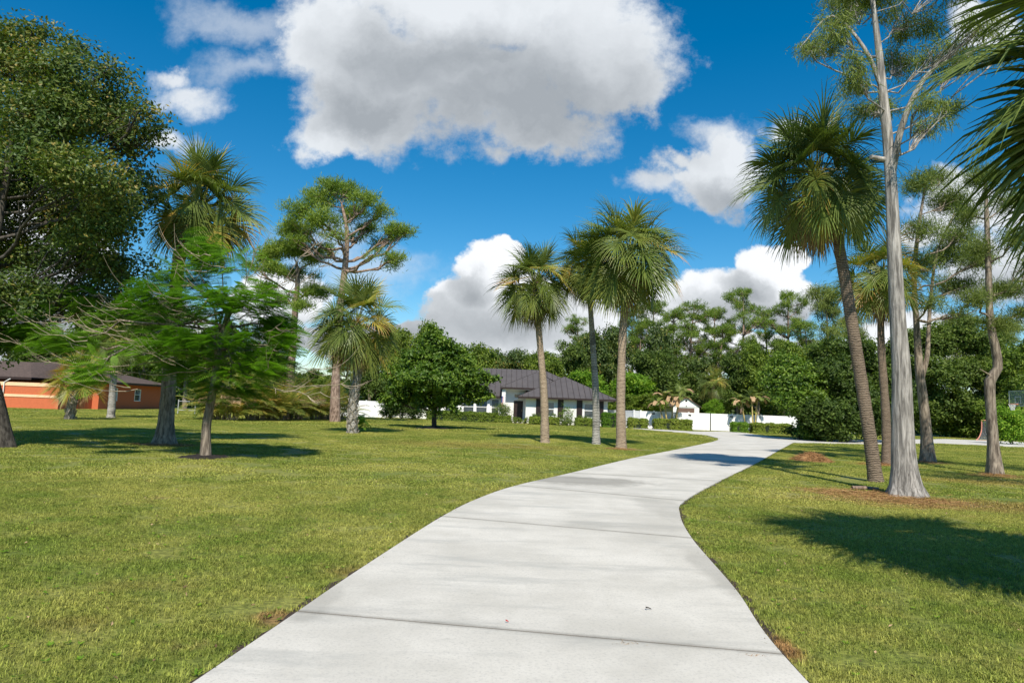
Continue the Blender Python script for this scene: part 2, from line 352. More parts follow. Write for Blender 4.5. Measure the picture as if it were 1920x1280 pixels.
# driveway: slabs between pairs of edge points (photo pixels), split at the joints
def cr_spline(pts, n=8):
    pts = np.array(pts, float); q = np.vstack([2*pts[0]-pts[1], pts, 2*pts[-1]-pts[-2]]); out = []
    for i in range(1, len(q)-2):
        for t in np.linspace(0, 1, n, endpoint=False):
            out.append(0.5*((2*q[i]) + (-q[i-1]+q[i+1])*t + (2*q[i-1]-5*q[i]+4*q[i+1]-q[i+2])*t*t + (-q[i-1]+3*q[i]-3*q[i+1]+q[i+2])*t**3))
    out.append(q[-2]); return np.array(out)
Lp = [(-2.3, -8, 0), (-2.15, -2, 0), (-1.98, 2.3, 0)] + [tuple(G(*p)) for p in [(558, 1152), (702, 1053), (829, 971), (896, 937), (968, 912), (1070, 888), (1190, 859), (1270, 843), (1335, 829)]]
Rp = [(1.8, -8, 0), (1.84, -2, 0), (1.86, 2.0, 0)] + [tuple(G(*p)) for p in [(1467, 1233), (1378, 1108), (1297, 1012), (1275, 967), (1284, 941), (1350, 903), (1420, 868), (1460, 845), (1488, 830)]]
Ls, Rs = cr_spline(Lp), cr_spline(Rp)
m, nt, b_, o_ = new_mat('concrete'); g = N(nt, 'ShaderNodeNewGeometry'); po = g.outputs['Position']
c = mixc(nt, smooth(nt, noise(nt, po, 0.7, 6, 0.65), 0.3, 0.7), (.475, .452, .405), (.61, .582, .53))
mp = N(nt, 'ShaderNodeMapping'); lk(nt, po, mp.inputs[0]); mp.inputs['Scale'].default_value = (.35, 1.5, 1); mp.inputs['Rotation'].default_value = (0, 0, .1)
c = mixc(nt, math_n(nt, 'MULTIPLY', smooth(nt, noise(nt, mp.outputs[0], 1.2, 7, 0.7), 0.50, 0.68), 0.6), c, (.36, .355, .33))
c = mixc(nt, math_n(nt, 'MULTIPLY', smooth(nt, noise(nt, po, 38, 6, 0.85), 0.48, 0.66), 0.6), c, (.34, .33, .31))
c = mixc(nt, math_n(nt, 'MULTIPLY', smooth(nt, noise(nt, po, 6, 8, 0.85), 0.58, 0.68), 0.5), c, (.37, .36, .33))
for (px, py, rx, ry, st) in [(1085, 903, 1.9, 1.1, .65), (1245, 955, .5, 1.6, .3), (1345, 1075, .25, 1.4, .35), (1180, 990, 1.2, .4, .2), (600, 1135, .15, .6, .3), (1320, 865, 2.5, 2.5, .2)]:
    p = G(px, py); s_ = N(nt, 'ShaderNodeVectorMath', operation='SUBTRACT'); lk(nt, po, s_.inputs[0]); s_.inputs[1].default_value = (p[0], p[1], 0)
    m_ = N(nt, 'ShaderNodeVectorMath', operation='MULTIPLY'); lk(nt, s_.outputs[0], m_.inputs[0]); m_.inputs[1].default_value = (1/rx, 1/ry, 0)
    l_ = N(nt, 'ShaderNodeVectorMath', operation='LENGTH'); lk(nt, m_.outputs[0], l_.inputs[0])
    k = smooth(nt, math_n(nt, 'MULTIPLY_ADD', math_n(nt, 'SUBTRACT', noise(nt, po, 1.5, 6, 0.7), 0.5), 1.8, l_.outputs['Value']), 0.5, 1.15, st, 0.0)
    c = mixc(nt, k, c, (.20, .19, .165))
for k_ in (24, 40, 56, 64, 72, 80):
    a_, d_ = Ls[k_], Rs[k_]; nn = np.array([-(d_-a_)[1], (d_-a_)[0], 0]); nn /= np.linalg.norm(nn)
    dt = N(nt, 'ShaderNodeVectorMath', operation='DOT_PRODUCT'); lk(nt, po, dt.inputs[0]); dt.inputs[1].default_value = tuple(nn)
    ds = math_n(nt, 'ABSOLUTE', math_n(nt, 'SUBTRACT', dt.outputs['Value'], float(nn @ a_)))
    ds = math_n(nt, 'MULTIPLY_ADD', math_n(nt, 'SUBTRACT', noise(nt, po, 2.5, 6, 0.75), 0.5), -.09, ds)
    wd_ = .05+.004*a_[1]
    c = mixc(nt, smooth(nt, ds, 0.0, wd_*1.0, .5, 0.0), c, (.16, .15, .13))
    c = mixc(nt, smooth(nt, ds, 0.0, .7, .14, 0.0), c, (.25, .24, .21))
lk(nt, c, b_.inputs['Base Color']); b_.inputs['Roughness'].default_value = 0.85; b_.inputs['Specular IOR Level'].default_value = 0.25
bump(nt, b_, noise(nt, po, 60, 6, 0.8), 0.5, 0.006)
CONC = m
drv = MB(); TH = 0.03; gap = 0.012
joints = [0, 13, 24, 40, 56, 64, 72, 80, 88]
joints = [0, 12, 24, 40, 56, 64, 72, 80, 88]
nS = len(Ls)
def slab(i0, i1):
    L = Ls[i0:i1+1].copy(); Rr = Rs[i0:i1+1].copy()
    for A in (L, Rr):
        d0 = A[1]-A[0]; A[0] += d0/np.linalg.norm(d0)*gap; d1 = A[-1]-A[-2]; A[-1] -= d1/np.linalg.norm(d1)*gap
    n = len(L); k = 7
    top = np.array([[L[i]*(1-t)+Rr[i]*t+np.array([0, 0, TH]) for t in np.linspace(0, 1, k)] for i in range(n)])
    idx = np.arange(n*k).reshape(n, k)
    f = np.stack([idx[:-1, :-1], idx[:-1, 1:], idx[1:, 1:], idx[1:, :-1]], -1).reshape(-1, 4)
    drv.add(top.reshape(-1, 3), f)
    loop = np.concatenate([idx[0, :], idx[1:, -1], idx[-1, -2::-1], idx[-2:0:-1, 0]])
    ring = top.reshape(-1, 3)[loop]; m_ = len(loop); lo = ring.copy(); lo[:, 2] = -0.02
    drv.add(np.vstack([ring, lo]), [[i, i+m_, (i+1) % m_+m_, (i+1) % m_] for i in range(m_)])
jj = [j for j in joints if j < nS-1] + [nS-1]
for a, c_ in zip(jj[:-1], jj[1:]): slab(a, c_)
# apron towards the gate, the branch to the house walk and to the ball court, as one flat slab
ap = [G(*p) for p in [(1335, 829), (1488, 830), (1560, 832), (1640, 833), (1770, 831.5), (1925, 838.5), (2200, 850), (2400, 846), (2200, 838), (1925, 829), (1770, 823), (1640, 825), (1560, 825.5), (1500, 822.5), (1440, 818),
      (1400, 812), (1372, 809.5), (1294, 808.7), (1250, 806), (1200, 802), (1150, 797.5), (1150, 800), (1215, 806), (1285, 812), (1328, 817), (1346, 821.5), (1347, 825)]]
import mathutils
def flat_poly(pts, z, mb, zb=-0.02):
    tri = mathutils.geometry.tessellate_polygon([[Vector((p[0], p[1], 0)) for p in pts]])
    v = np.array([[p[0], p[1], z] for p in pts]); f = np.array(tri)
    a = v[f[:, 1]]-v[f[:, 0]]; c2 = v[f[:, 2]]-v[f[:, 0]]; flip = (a[:, 0]*c2[:, 1]-a[:, 1]*c2[:, 0]) < 0
    f[flip] = f[flip][:, ::-1]; mb.add(v, f)
    n = len(pts); lo = v.copy(); lo[:, 2] = zb
    area = sum(pts[i][0]*pts[(i+1) % n][1]-pts[(i+1) % n][0]*pts[i][1] for i in range(n))
    q = [[i, i+n, (i+1) % n+n, (i+1) % n] if area < 0 else [(i+1) % n, (i+1) % n+n, i+n, i] for i in range(n)]
    mb.add(np.vstack([v, lo]), q)
flat_poly(ap, TH, drv)
tag(drv.build('driveway', CONC), 'long pale concrete driveway curving towards the white gate', 'driveway', kind='structure')
# dark soil in the joints and along both edges
so = MB()
for k in jj[1:-1]:
    a, c_ = Ls[k], Rs[k]; d = (Ls[k+1]-Ls[k-1])*np.array([1, 1, 0]); d /= np.linalg.norm(d)
    so.poly([a-d*.03+[0, 0, TH-.005], c_-d*.03+[0, 0, TH-.005], c_+d*.03+[0, 0, TH-.005], a+d*.03+[0, 0, TH-.005]])
SOIL = plain('soil', (.05, .034, .024), 0.95, 0.5, 20, bmp=0.8)
for E, sg in ((Ls, -1), (Rs, 1)):
    n = len(E); t = np.gradient(E, axis=0); t /= np.linalg.norm(t, axis=1)[:, None]; side = np.stack([t[:, 1], -t[:, 0], 0*t[:, 0]], 1)*sg
    wd = (0.03+0.10*rng.random(n)**2)[:, None]
    a = E-side*0.02+[0, 0, .005]; c2 = E+side*wd+[0, 0, .005]
    v = np.vstack([a, c2]); so.add(v, [[i, i+1, i+1+n, i+n] if sg < 0 else [i+n, i+n+1, i+1, i] for i in range(n-1)])
tag(so.build('edge_soil', SOIL), 'thin dark soil line along driveway edges and joints', 'soil', kind='structure')

# ------------------------------------------------------------------ grass blades (one object nobody could count)
def in_drive(p):
    res = np.zeros(len(p), bool)
    for poly in (np.vstack([Ls, Rs[::-1]])[:, :2], np.array(ap)[:, :2]):
        x, y = p[:, 0], p[:, 1]; ins = np.zeros(len(p), bool); n = len(poly)
        for i in range(n):
            x1, y1 = poly[i]; x2, y2 = poly[(i+1) % n]
            c = ((y1 > y) != (y2 > y)) & (x < (x2-x1)*(y-y1)/(y2-y1+1e-12)+x1); ins ^= c
        res |= ins
    return res
def blades(n, ext, hlo, hhi, wd, rng):
    p = np.c_[rng.uniform(-ext, ext, (n, 2)), np.zeros(n)]
    az = rng.uniform(0, 2*math.pi, n); d = np.c_[np.cos(az), np.sin(az), 0*az]; sd = np.c_[-np.sin(az), np.cos(az), 0*az]
    h = rng.uniform(hlo, hhi, n)[:, None]; lean = rng.uniform(.3, 1.3, n)[:, None]; w_ = wd*rng.uniform(.7, 1.3, n)[:, None]
    up = np.array([[0, 0, 1.0]])
    m_ = p+up*h*.6+d*h*lean*.35; t = p+up*h*(1.05-.35*lean)+d*h*lean
    v = np.stack([p-sd*w_, p+sd*w_, m_+sd*w_*.8, m_-sd*w_*.8, t], 1).reshape(-1, 3)
    i = np.arange(n)[:, None]*5
    tone = rng.random(n)
    return v, i+np.array([[0, 1, 2, 3]]), i+np.array([[3, 2, 4]]), tone
def grass_object(name, label, npb, ext, hlo, hhi, wd, pts, scl, seed, mat=None, kind='stuff'):
    rg = np.random.default_rng(seed); mb = MB()
    v, fq, ft, tone = blades(npb, ext, hlo, hhi, wd, rg)
    mb.add(v, fq, tone); mb.n -= len(v); mb.v.append(np.zeros((0, 3))); mb.f.append(ft+0); mb.t.append(tone.astype(np.float32)); mb.sm.append(np.full(len(ft), False)); mb.n += len(v)
    nv = len(v); me = None
    mb.v.append(pts); mb.n += len(pts)
    me = mb.mesh(name, mat or BLADE)
    ip = np.zeros(nv+len(pts), bool); ip[nv:] = True
    a = me.attributes.new('is_pt', 'BOOLEAN', 'POINT'); a.data.foreach_set('value', ip)
    sc = np.ones(nv+len(pts), np.float32); sc[nv:] = scl
    a = me.attributes.new('scl', 'FLOAT', 'POINT'); a.data.foreach_set('value', sc)
    o = bpy.data.objects.new(name, me); COL.objects.link(o); tag(o, label, 'grass', kind=kind)
    ng = bpy.data.node_groups.new(name, 'GeometryNodeTree')
    ng.interface.new_socket('Geometry', in_out='INPUT', socket_type='NodeSocketGeometry'); ng.interface.new_socket('Geometry', in_out='OUTPUT', socket_type='NodeSocketGeometry')
    gi = N(ng, 'NodeGroupInput'); gout = N(ng, 'NodeGroupOutput')
    na = N(ng, 'GeometryNodeInputNamedAttribute', data_type='BOOLEAN'); na.inputs[0].default_value = 'is_pt'
    sp = N(ng, 'GeometryNodeSeparateGeometry', domain='POINT'); lk(ng, gi.outputs[0], sp.inputs[0]); lk(ng, na.outputs['Attribute'], sp.inputs[1])
    ins = N(ng, 'GeometryNodeInstanceOnPoints'); lk(ng, sp.outputs[0], ins.inputs['Points']); lk(ng, sp.outputs[1], ins.inputs['Instance'])
    rv = N(ng, 'FunctionNodeRandomValue', data_type='FLOAT'); rv.inputs[3].default_value = 6.283
    cx = N(ng, 'ShaderNodeCombineXYZ'); lk(ng, rv.outputs[1], cx.inputs[2])
    e2r = N(ng, 'FunctionNodeEulerToRotation'); lk(ng, cx.outputs[0], e2r.inputs[0]); lk(ng, e2r.outputs[0], ins.inputs['Rotation'])
    ns = N(ng, 'GeometryNodeInputNamedAttribute', data_type='FLOAT'); ns.inputs[0].default_value = 'scl'
    lk(ng, ns.outputs['Attribute'], ins.inputs['Scale']); lk(ng, ins.outputs[0], gout.inputs[0])
    md = o.modifiers.new('scatter', 'NODES'); md.node_group = ng
    return o
def scatter(y0, y1, per_m2, rg):
    W = 1.05; area = W*(y1*y1-y0*y0); n = int(area*per_m2)
    y = np.sqrt(rg.uniform(y0*y0, y1*y1, n)); x = rg.uniform(-W, W, n)*y
    p = np.c_[x, y, np.zeros(n)]; bad = in_drive(p)
    for dx, dy in ((.2, 0), (-.2, 0), (0, .2), (0, -.2)): bad |= in_drive(p+[dx, dy, 0])
    return p[~bad]
rg = np.random.default_rng(3)
pn = scatter(2.0, 14, 27, rg)
grass_object('grass', 'short mown green grass blades of the lawn in the foreground', 230, 0.19, .014, .036, .0022, pn, rg.uniform(.75, 1.3, len(pn)), 1)
pm = scatter(13.8, 45, 6, rg)
pf = scatter(44, 80, 2.2, rg)
grass_object('grass', 'short mown grass of the far part of the lawn', 120, 0.45, .04, .07, .014, pf, rg.uniform(.8, 1.3, len(pf)), 8)
grass_object('grass', 'short mown grass of the middle of the lawn', 220, 0.28, .022, .045, .005, pm, rg.uniform(.8, 1.3, len(pm)), 2)
# taller weeds and tufts
pt = scatter(2.5, 12, 0.9, rg)
grass_object('grass', 'slightly longer tufts and weeds scattered through the near lawn', 30, 0.05, .022, .05, .003, pt, rg.uniform(.7, 1.3, len(pt)), 4)
wd2 = MB(); rg = np.random.default_rng(56); nw_ = 420; y = rg.uniform(2.8, 12, nw_); x = rg.uniform(-.95, .95, nw_)*y; pw = np.c_[x, y, np.zeros(nw_)]; pw = pw[~in_drive(pw)]
for q in pw:
    k = 9; a = rg.uniform(0, 6.28, k); d = np.c_[np.cos(a), np.sin(a), rg.uniform(.2, .6, k)]; L_ = rg.uniform(.02, .045, k); c0 = q+d*L_[:, None]*.5+[0, 0, .012]; nn = np.c_[-d[:, :2]*.4, np.ones(k)]; nn /= np.linalg.norm(nn, axis=1)[:, None]
    a_ = d/np.linalg.norm(d, axis=1)[:, None]; s_ = np.cross(nn, a_); v = np.stack([c0-a_*L_[:, None]*.5, c0+s_*L_[:, None]*.22, c0+a_*L_[:, None]*.5, c0-s_*L_[:, None]*.22], 1).reshape(-1, 3); wd2.add(v, np.arange(4*k).reshape(k, 4), rg.uniform(.2, .9, k))
tag(wd2.build('lawn_weeds', LEAF['bright']), 'small broadleaf weeds dotted through the near lawn', 'weeds', kind='stuff')
# blades leaning over the driveway edges
ed = []
for E, sg in ((Ls, -1), (Rs, 1)):
    t = np.gradient(E, axis=0); t /= np.linalg.norm(t, axis=1)[:, None]; side = np.stack([t[:, 1], -t[:, 0], 0*t[:, 0]], 1)*sg
    for i in range(16, len(E)-1):
        L_ = np.linalg.norm(E[i+1]-E[i]); k = int(L_*34)
        for q in range(k):
            if rg.random() < .7: ed.append(E[i]+(E[i+1]-E[i])*rg.random()+side[i]*rg.uniform(.02, .28))
ed = np.array(ed)
grass_object('grass', 'ragged grass fringe along both edges of the driveway', 34, 0.06, .018, .045, .0024, ed, rg.uniform(.7, 1.4, len(ed)), 6)

# ------------------------------------------------------------------ foliage builders
def unit(v): return v/(np.linalg.norm(v, axis=-1, keepdims=True)+1e-9)
def rdir(n, rng): return unit(rng.normal(size=(n, 3)))
def cards(mb, p, nrm, L, W, tone, rng, axis=None):
    n = len(p); a = rdir(n, rng) if axis is None else axis
    a = unit(a-nrm*np.sum(a*nrm, 1, keepdims=True)); s_ = np.cross(nrm, a)
    L = np.broadcast_to(L, (n,))[:, None]; W = np.broadcast_to(W, (n,))[:, None]
    v = np.stack([p-a*L*.5, p+s_*W*.5+nrm*W*.12, p+a*L*.5, p-s_*W*.5+nrm*W*.12], 1).reshape(-1, 3)
    mb.add(v, np.arange(4*n).reshape(n, 4), tone)
def needles(mb, p, d, L, W, tone, rng):
    n = len(p); s_ = unit(np.cross(d, rdir(n, rng))); L = np.broadcast_to(L, (n,))[:, None]
    v = np.stack([p-s_*W*.5, p+s_*W*.5, p+d*L], 1).reshape(-1, 3)
    mb.add(v, np.arange(3*n).reshape(n, 3), tone)
def pseudo(p, s, ph):
    x, y, z = (p*s).T
    return (np.sin(x*1.3+ph)+np.sin(y*1.7+ph*2.1+x*.6)+np.sin(z*1.9+ph*.7+y*.5))/3
def clumps(lobes, n, rng, shell=0.55):
    wts = np.array([l[1][0]*l[1][2] for l in lobes]); wts = wts/wts.sum()
    k = rng.choice(len(lobes), n, p=wts); c = np.array([l[0] for l in lobes])[k]; r = np.array([l[1] for l in lobes])[k]
    d = rdir(n, rng); t = shell+(1-shell)*rng.random(n)**.6
    return c+d*r*t[:, None], unit(d/np.maximum(r, .1)), k
def leafy(mb, lobes, nclump, per, size, rng, spread=0.35, tone=(.2, .9), shell=.5, gaps=0.35, kind='leaf', aspect=.5):
    cp, cn, k = clumps(lobes, nclump, rng, shell)
    ph = rng.uniform(0, 6); keep = pseudo(cp, 1.4/np.mean([l[1][0] for l in lobes])*2.0, ph) > -1+gaps
    cp, cn = cp[keep], cn[keep]; k0 = k; n = len(cp)
    lt_ = rng.uniform(-.14, .14, len(lobes)); ct = rng.uniform(*tone, n)*.6+np.mean(tone)*.4+lt_[k0[keep]]
    P_ = np.repeat(cp, per, 0); Nn = np.repeat(cn, per, 0); T = np.repeat(ct, per)+rng.normal(0, .12, n*per)
    off = rng.normal(size=(n*per, 3))*spread*np.array([1, 1, .7])
    if kind == 'leaf':
        nr = unit(Nn*.55+np.array([0, 0, .45])+rng.normal(size=(n*per, 3))*.55)
        cards(mb, P_+off, nr, size*rng.uniform(.7, 1.3, n*per), size*aspect*rng.uniform(.7, 1.3, n*per), np.clip(T, 0, 1), rng)
    elif kind == 'tuft':       # pine: bottle-brush tufts of needles
        d = unit(Nn*.5+np.array([0, 0, .5])+rng.normal(size=(n*per, 3))*.7)
        needles(mb, P_+off*.5, d, size*rng.uniform(.6, 1.1, n*per), size*(.12 if size > .45 else .08), np.clip(T, 0, 1), rng)
    elif kind == 'droop':      # casuarina / cypress: hanging threads
        d = unit(Nn*.35+np.array([0, 0, -.55])+rng.normal(size=(n*per, 3))*.45)
        needles(mb, P_+off, d, size*rng.uniform(.5, 1.2, n*per), size*.09, np.clip(T, 0, 1), rng)
    return cp, k[keep]
def curve(a, b, sag, n=6, rng=None, wob=0.0):
    a, b = np.asarray(a, float), np.asarray(b, float); t = np.linspace(0, 1, n)[:, None]
    p = a*(1-t)+b*t+np.array([0, 0, 1.0])*sag*4*t*(1-t)*np.linalg.norm(b-a)
    if rng is not None and wob: p[1:-1] += rng.normal(size=(n-2, 3))*wob*np.linalg.norm(b-a)
    return p
def limbs(mb, trunk, trad, lobes, cp, k, rng, tw=6, r1=.45, start=.35, sag=-.06, tr=.018):
    trunk = np.asarray(trunk, float); zt = trunk[:, 2]
    for i, (c, r) in enumerate([(l[0], l[1]) for l in lobes]):
        h = np.linalg.norm(c[:2]-trunk[-1, :2]); want = min(max(c[2]-h*.6, zt[0]+start*(zt[-1]-zt[0])), zt[-1])
        j = int(np.argmin(abs(zt-want))); a = trunk[j]; ra = trad[j]*r1
        path = curve(a, c, sag, 7, rng, .035); mb.tube(path, np.linspace(ra, max(tr*1.6, ra*.2), 7), 6, cap=False)
        own = cp[k == i]
        if len(own):
            for q in own[rng.choice(len(own), min(tw, len(own)), replace=False)]:
                s_ = path[rng.integers(3, 7)]; mb.tube(curve(s_, q, .05, 4, rng, .06), np.linspace(tr*1.4, tr*.4, 4), 4, cap=False)
def trunk_path(pts, n=14):
    return cr_spline(pts, max(2, n//max(1, len(pts)-1)))
def lobes_px(spec, depth):
    out = []
    for s_ in spec:
        px, py, rx, ry = s_[:4]; dd = s_[4] if len(s_) > 4 else 0; D = depth+dd; m_ = D/F
        out.append((P(px, py, D), np.array([rx*m_, (rx+ry)*.5*m_, ry*m_])))
    return out
def sublobes(lb, k, rng, f=.5, upb=.7):
    out = []
    for c, r in lb:
        out.append((c, r*.72))
        for i in range(k):
            d = rdir(1, rng)[0]; d[2] = abs(d[2])*.8 if rng.random() < upb else d[2]; q = rng.uniform(.8, 1.2)
            out.append((c+d*r*.66, r*f*q))
    return out
def mk_tree(name, label, cat, px, py, tpts, trad, lobe_spec, mat_leaf, mat_bark, nclump, per, size, seed, group=None, kind='leaf', spread=.3, gaps=.35,
            tone=(.2, .85), tw=6, aspect=.5, shell=.5, flare=None, r1=.45, tr=.018, sag=-.06, start=.35, sides=12, crown='crown', sub=0):
    rng = np.random.default_rng(seed); base = G(px, py); depth = base[1]
    root = empty(name, base, label, cat, group)
    pts = [base+np.array([0, 0, -.15])]+[P(a, b_2, depth+(dz if dz else 0)) for a, b_2, dz in tpts]
    path = trunk_path(pts, 26); s_ = np.linspace(0, 1, len(path)); rad = np.interp(s_, np.linspace(0, 1, len(trad)), trad)
    tb = MB(); ph = rng.uniform(0, 6)
    def prof(t, th):
        f = 1+.04*np.sin(3*th+ph)+.03*np.sin(5*th+ph*2+t*9)
        if flare: f = f+flare[0]*np.exp(-t/flare[1])*(.45+.55*np.sin(flare[2]*th+ph)**2)
        return f
    tb.tube(path, rad, sides, prof=prof)
    lb = lobes_px(lobe_spec, depth); cb = MB(); cp, k = leafy(cb, sublobes(lb, sub, rng, f=.28 if kind == 'droop' else .5, upb=.7 if kind == 'leaf' else .1) if sub else lb, nclump, per, size, rng, spread, tone, shell, gaps, kind, aspect)
    if sub: k = k//(sub+1)
    limbs(tb, path, rad, lb, cp, k, rng, tw, r1, start, sag, tr)
    tb.build('trunk', BARK[mat_bark], root); cb.build(crown, LEAF[mat_leaf], root)
    return root, path, rad, lb

# ------------------------------------------------------------------ palms
def fan_leaf(mb, base, az, el, Lp, Lb, rng, nl=40, g=0.10, tone=.5, droop=.22, pm=None, dead=False):
    d = np.array([math.cos(el)*math.cos(az), math.cos(el)*math.sin(az), math.sin(el)]); p = np.array(base, float); pts = [p.copy()]
    for i in range(5):
        p = p+d*Lp/5; d = unit(d+np.array([0, 0, -g])); pts.append(p.copy())
    (pm or mb).tube(pts, np.linspace(.028, .014, 6), 4, tone=min(tone+.25, .8), cap=False)
    side = unit(np.cross(d, [0, 0, 1.0])); up = np.cross(side, d)
    roll = rng.normal(0, .5); side, up = side*math.cos(roll)+up*math.sin(roll), up*math.cos(roll)-side*math.sin(roll)
    th_ = rng.uniform(.1, .9)*(1 if el < 1.1 else .3); d, up = unit(d*math.cos(th_)-up*math.sin(th_)), unit(up*math.cos(th_)+d*math.sin(th_))
    costa = [p]; dd = d.copy()
    for i in range(4): costa.append(costa[-1]+dd*Lb*.11); dd = unit(dd+np.array([0, 0, -.16]))
    costa = np.array(costa)
    ph = np.linspace(-2.25, 2.25, nl)+rng.normal(0, .02, nl); fr = np.clip(1-abs(ph)/1.6, 0, 1)*4
    o = np.stack([np.interp(fr, range(5), costa[:, q]) for q in range(3)], 1)
    dv = np.cos(ph)[:, None]*d+np.sin(ph)[:, None]*side+up*(.32*abs(np.sin(ph)))[:, None]; dv = unit(dv)
    ln = Lb*(.72+.28*np.cos(ph*.6))*rng.uniform(.78, 1.1, nl); wv = np.cross(dv, up); wv = unit(wv)
    ns = 5; q = o.copy(); cur = dv.copy(); V_ = []
    wd = np.array([.012, .021, .017, .010, .002])*Lb
    dr = droop*rng.uniform(.4, 1.3)*rng.uniform(.6, 1.6, nl)
    for s_ in range(ns):
        V_.append(np.stack([q-wv*wd[s_], q+up*wd[s_]*.5, q+wv*wd[s_]], 1))
        q = q+cur*(ln/(ns-1))[:, None]; cur = unit(cur+np.array([[0, 0, -1.0]])*(dr*(.35+.55*s_))[:, None])
    V_ = np.stack(V_, 1)          # nl, ns, 3, 3
    idx = np.arange(nl*ns*3).reshape(nl, ns, 3)
    f = np.concatenate([np.stack([idx[:, :-1, c_], idx[:, :-1, c_+1], idx[:, 1:, c_+1], idx[:, 1:, c_]], -1).reshape(-1, 4) for c_ in (0, 1)])
    t = np.clip(tone+rng.normal(0, .06, nl), 0, 1)
    tt = np.repeat(t, (ns-1)); st = np.tile(np.array([0, 0, .03, .12])[:ns-1], nl)
    mb.add(V_.reshape(-1, 3), f, np.clip(np.concatenate([tt+st, tt+st]), 0, 1))
def sabal(label, base, top, r0_, r1_, crown_r, seed, n=44, nl=40, tone=.42, bark_m='palm', yellow=.12, dead=5, squash=1.0, group='cabbage palms around the lawn', bend=None, boots=False, lo=-42, orange=None, name='cabbage_palm', droop=.3, flare=1.25):
    rng = np.random.default_rng(seed); base = np.array(base, float); top = np.array(top, float)
    root = empty(name, base, label, 'palm tree', group)
    if isinstance(bend, list): mid = [base]+[np.array(q) for q in bend]+[top]
    else: mid = [base+(top-base)*t+(np.array(bend)*math.sin(t*math.pi) if bend is not None else 0) for t in np.linspace(0, 1, 6)]
    mid[0] = mid[0]-np.array([0, 0, .1])
    path = cr_spline(mid, 8); t = np.linspace(0, 1, len(path)); H = np.linalg.norm(top-base)
    rad = r0_+(r1_-r0_)*np.minimum(t*1.3, 1); rad = rad*(1+(flare-1)*np.exp(-t*H/.35))
    rad *= 1+.035*np.sin(t*H*14)+rng.normal(0, .012, len(t)); rad[-4:] *= np.array([1.08, 1.2, 1.1, .7])
    tb = MB(); tb.tube(path, rad, 14)
    tb.build('trunk', BARK[bark_m], root)
    if boots:          # old leaf bases wrapped criss-cross round the trunk
        bb = MB(); nb = int(H*boots)
        for i in range(nb):
            z = i/nb*.97; c_ = np.array([np.interp(z, t, path[:, q]) for q in range(3)]); a = i*2.4; rr = np.interp(z, t, rad)
            o_ = np.array([math.cos(a), math.sin(a), 0]); s_ = np.array([-math.sin(a), math.cos(a), 0])
            for sg in (-1, 1):
                b0 = c_+o_*rr*.95+s_*sg*rr*.6; b1 = c_+o_*(rr+.09)+np.array([0, 0, .30])+s_*sg*.02
                w_ = s_*.045; nn = o_*.02
                bb.add([b0-w_, b0+w_, b1+w_*.6, b1-w_*.6, b0-w_-nn, b0+w_-nn, b1+w_*.6-nn, b1-w_*.6-nn], [[0, 1, 2, 3], [7, 6, 5, 4], [0, 3, 7, 4], [1, 5, 6, 2], [3, 2, 6, 7]])
        bb.build('leaf_boots', BARK['boot'], root)
    cb = MB(); db = MB()
    for i in range(n):
        f = (i+.5)/n; el = R(86-(86-lo)*f**.85)+rng.normal(0, .08); az = i*2.39996+rng.normal(0, .15)
        Lp = crown_r*(.42+.14*rng.random())*(1-.15*abs(math.sin(el))*squash); Lb = crown_r*(.50+.08*rng.random())
        tn = tone+rng.normal(0, .07)+(.10 if f > .75 else 0)
        if rng.random() < yellow: tn = rng.uniform(.74, .86)
        if orange is not None and math.cos(az-orange) > .15 and f > .5 and rng.random() < .6: tn = rng.uniform(.72, 1.0)
        o_ = top+np.array([math.cos(az), math.sin(az), 0])*r1_*.5+np.array([0, 0, .35*(1-f)*crown_r*.3])
        fan_leaf(cb, o_, az, el, Lp, Lb, rng, nl, g=.05+.08*f, tone=float(np.clip(tn, .05, 1)), droop=droop)
    cb.build('crown', LEAF['frond'], root)
    for i in range(dead):
        az = rng.uniform(0, 6.28); fan_leaf(db, top-np.array([0, 0, .1]), az, R(rng.uniform(-70, -35)), crown_r*.4, crown_r*.45, rng, nl, g=.25, tone=rng.uniform(.2, .8), droop=.5)
    # fibrous tangle and old flower stalks at the heart
    for i in range(26):
        az = rng.uniform(0, 6.28); e = R(rng.uniform(-20, 70)); d = np.array([math.cos(e)*math.cos(az), math.cos(e)*math.sin(az), math.sin(e)])
        a_ = top+d*.15; b_2 = top+d*crown_r*rng.uniform(.3, .6)+np.array([0, 0, -crown_r*.15]); db.tube(curve(a_, b_2, .2, 5), np.linspace(.012, .004, 5), 3, tone=rng.uniform(.3, 1), cap=False)
    db.build('dead_fronds', LEAF['dead'], root)
    return root

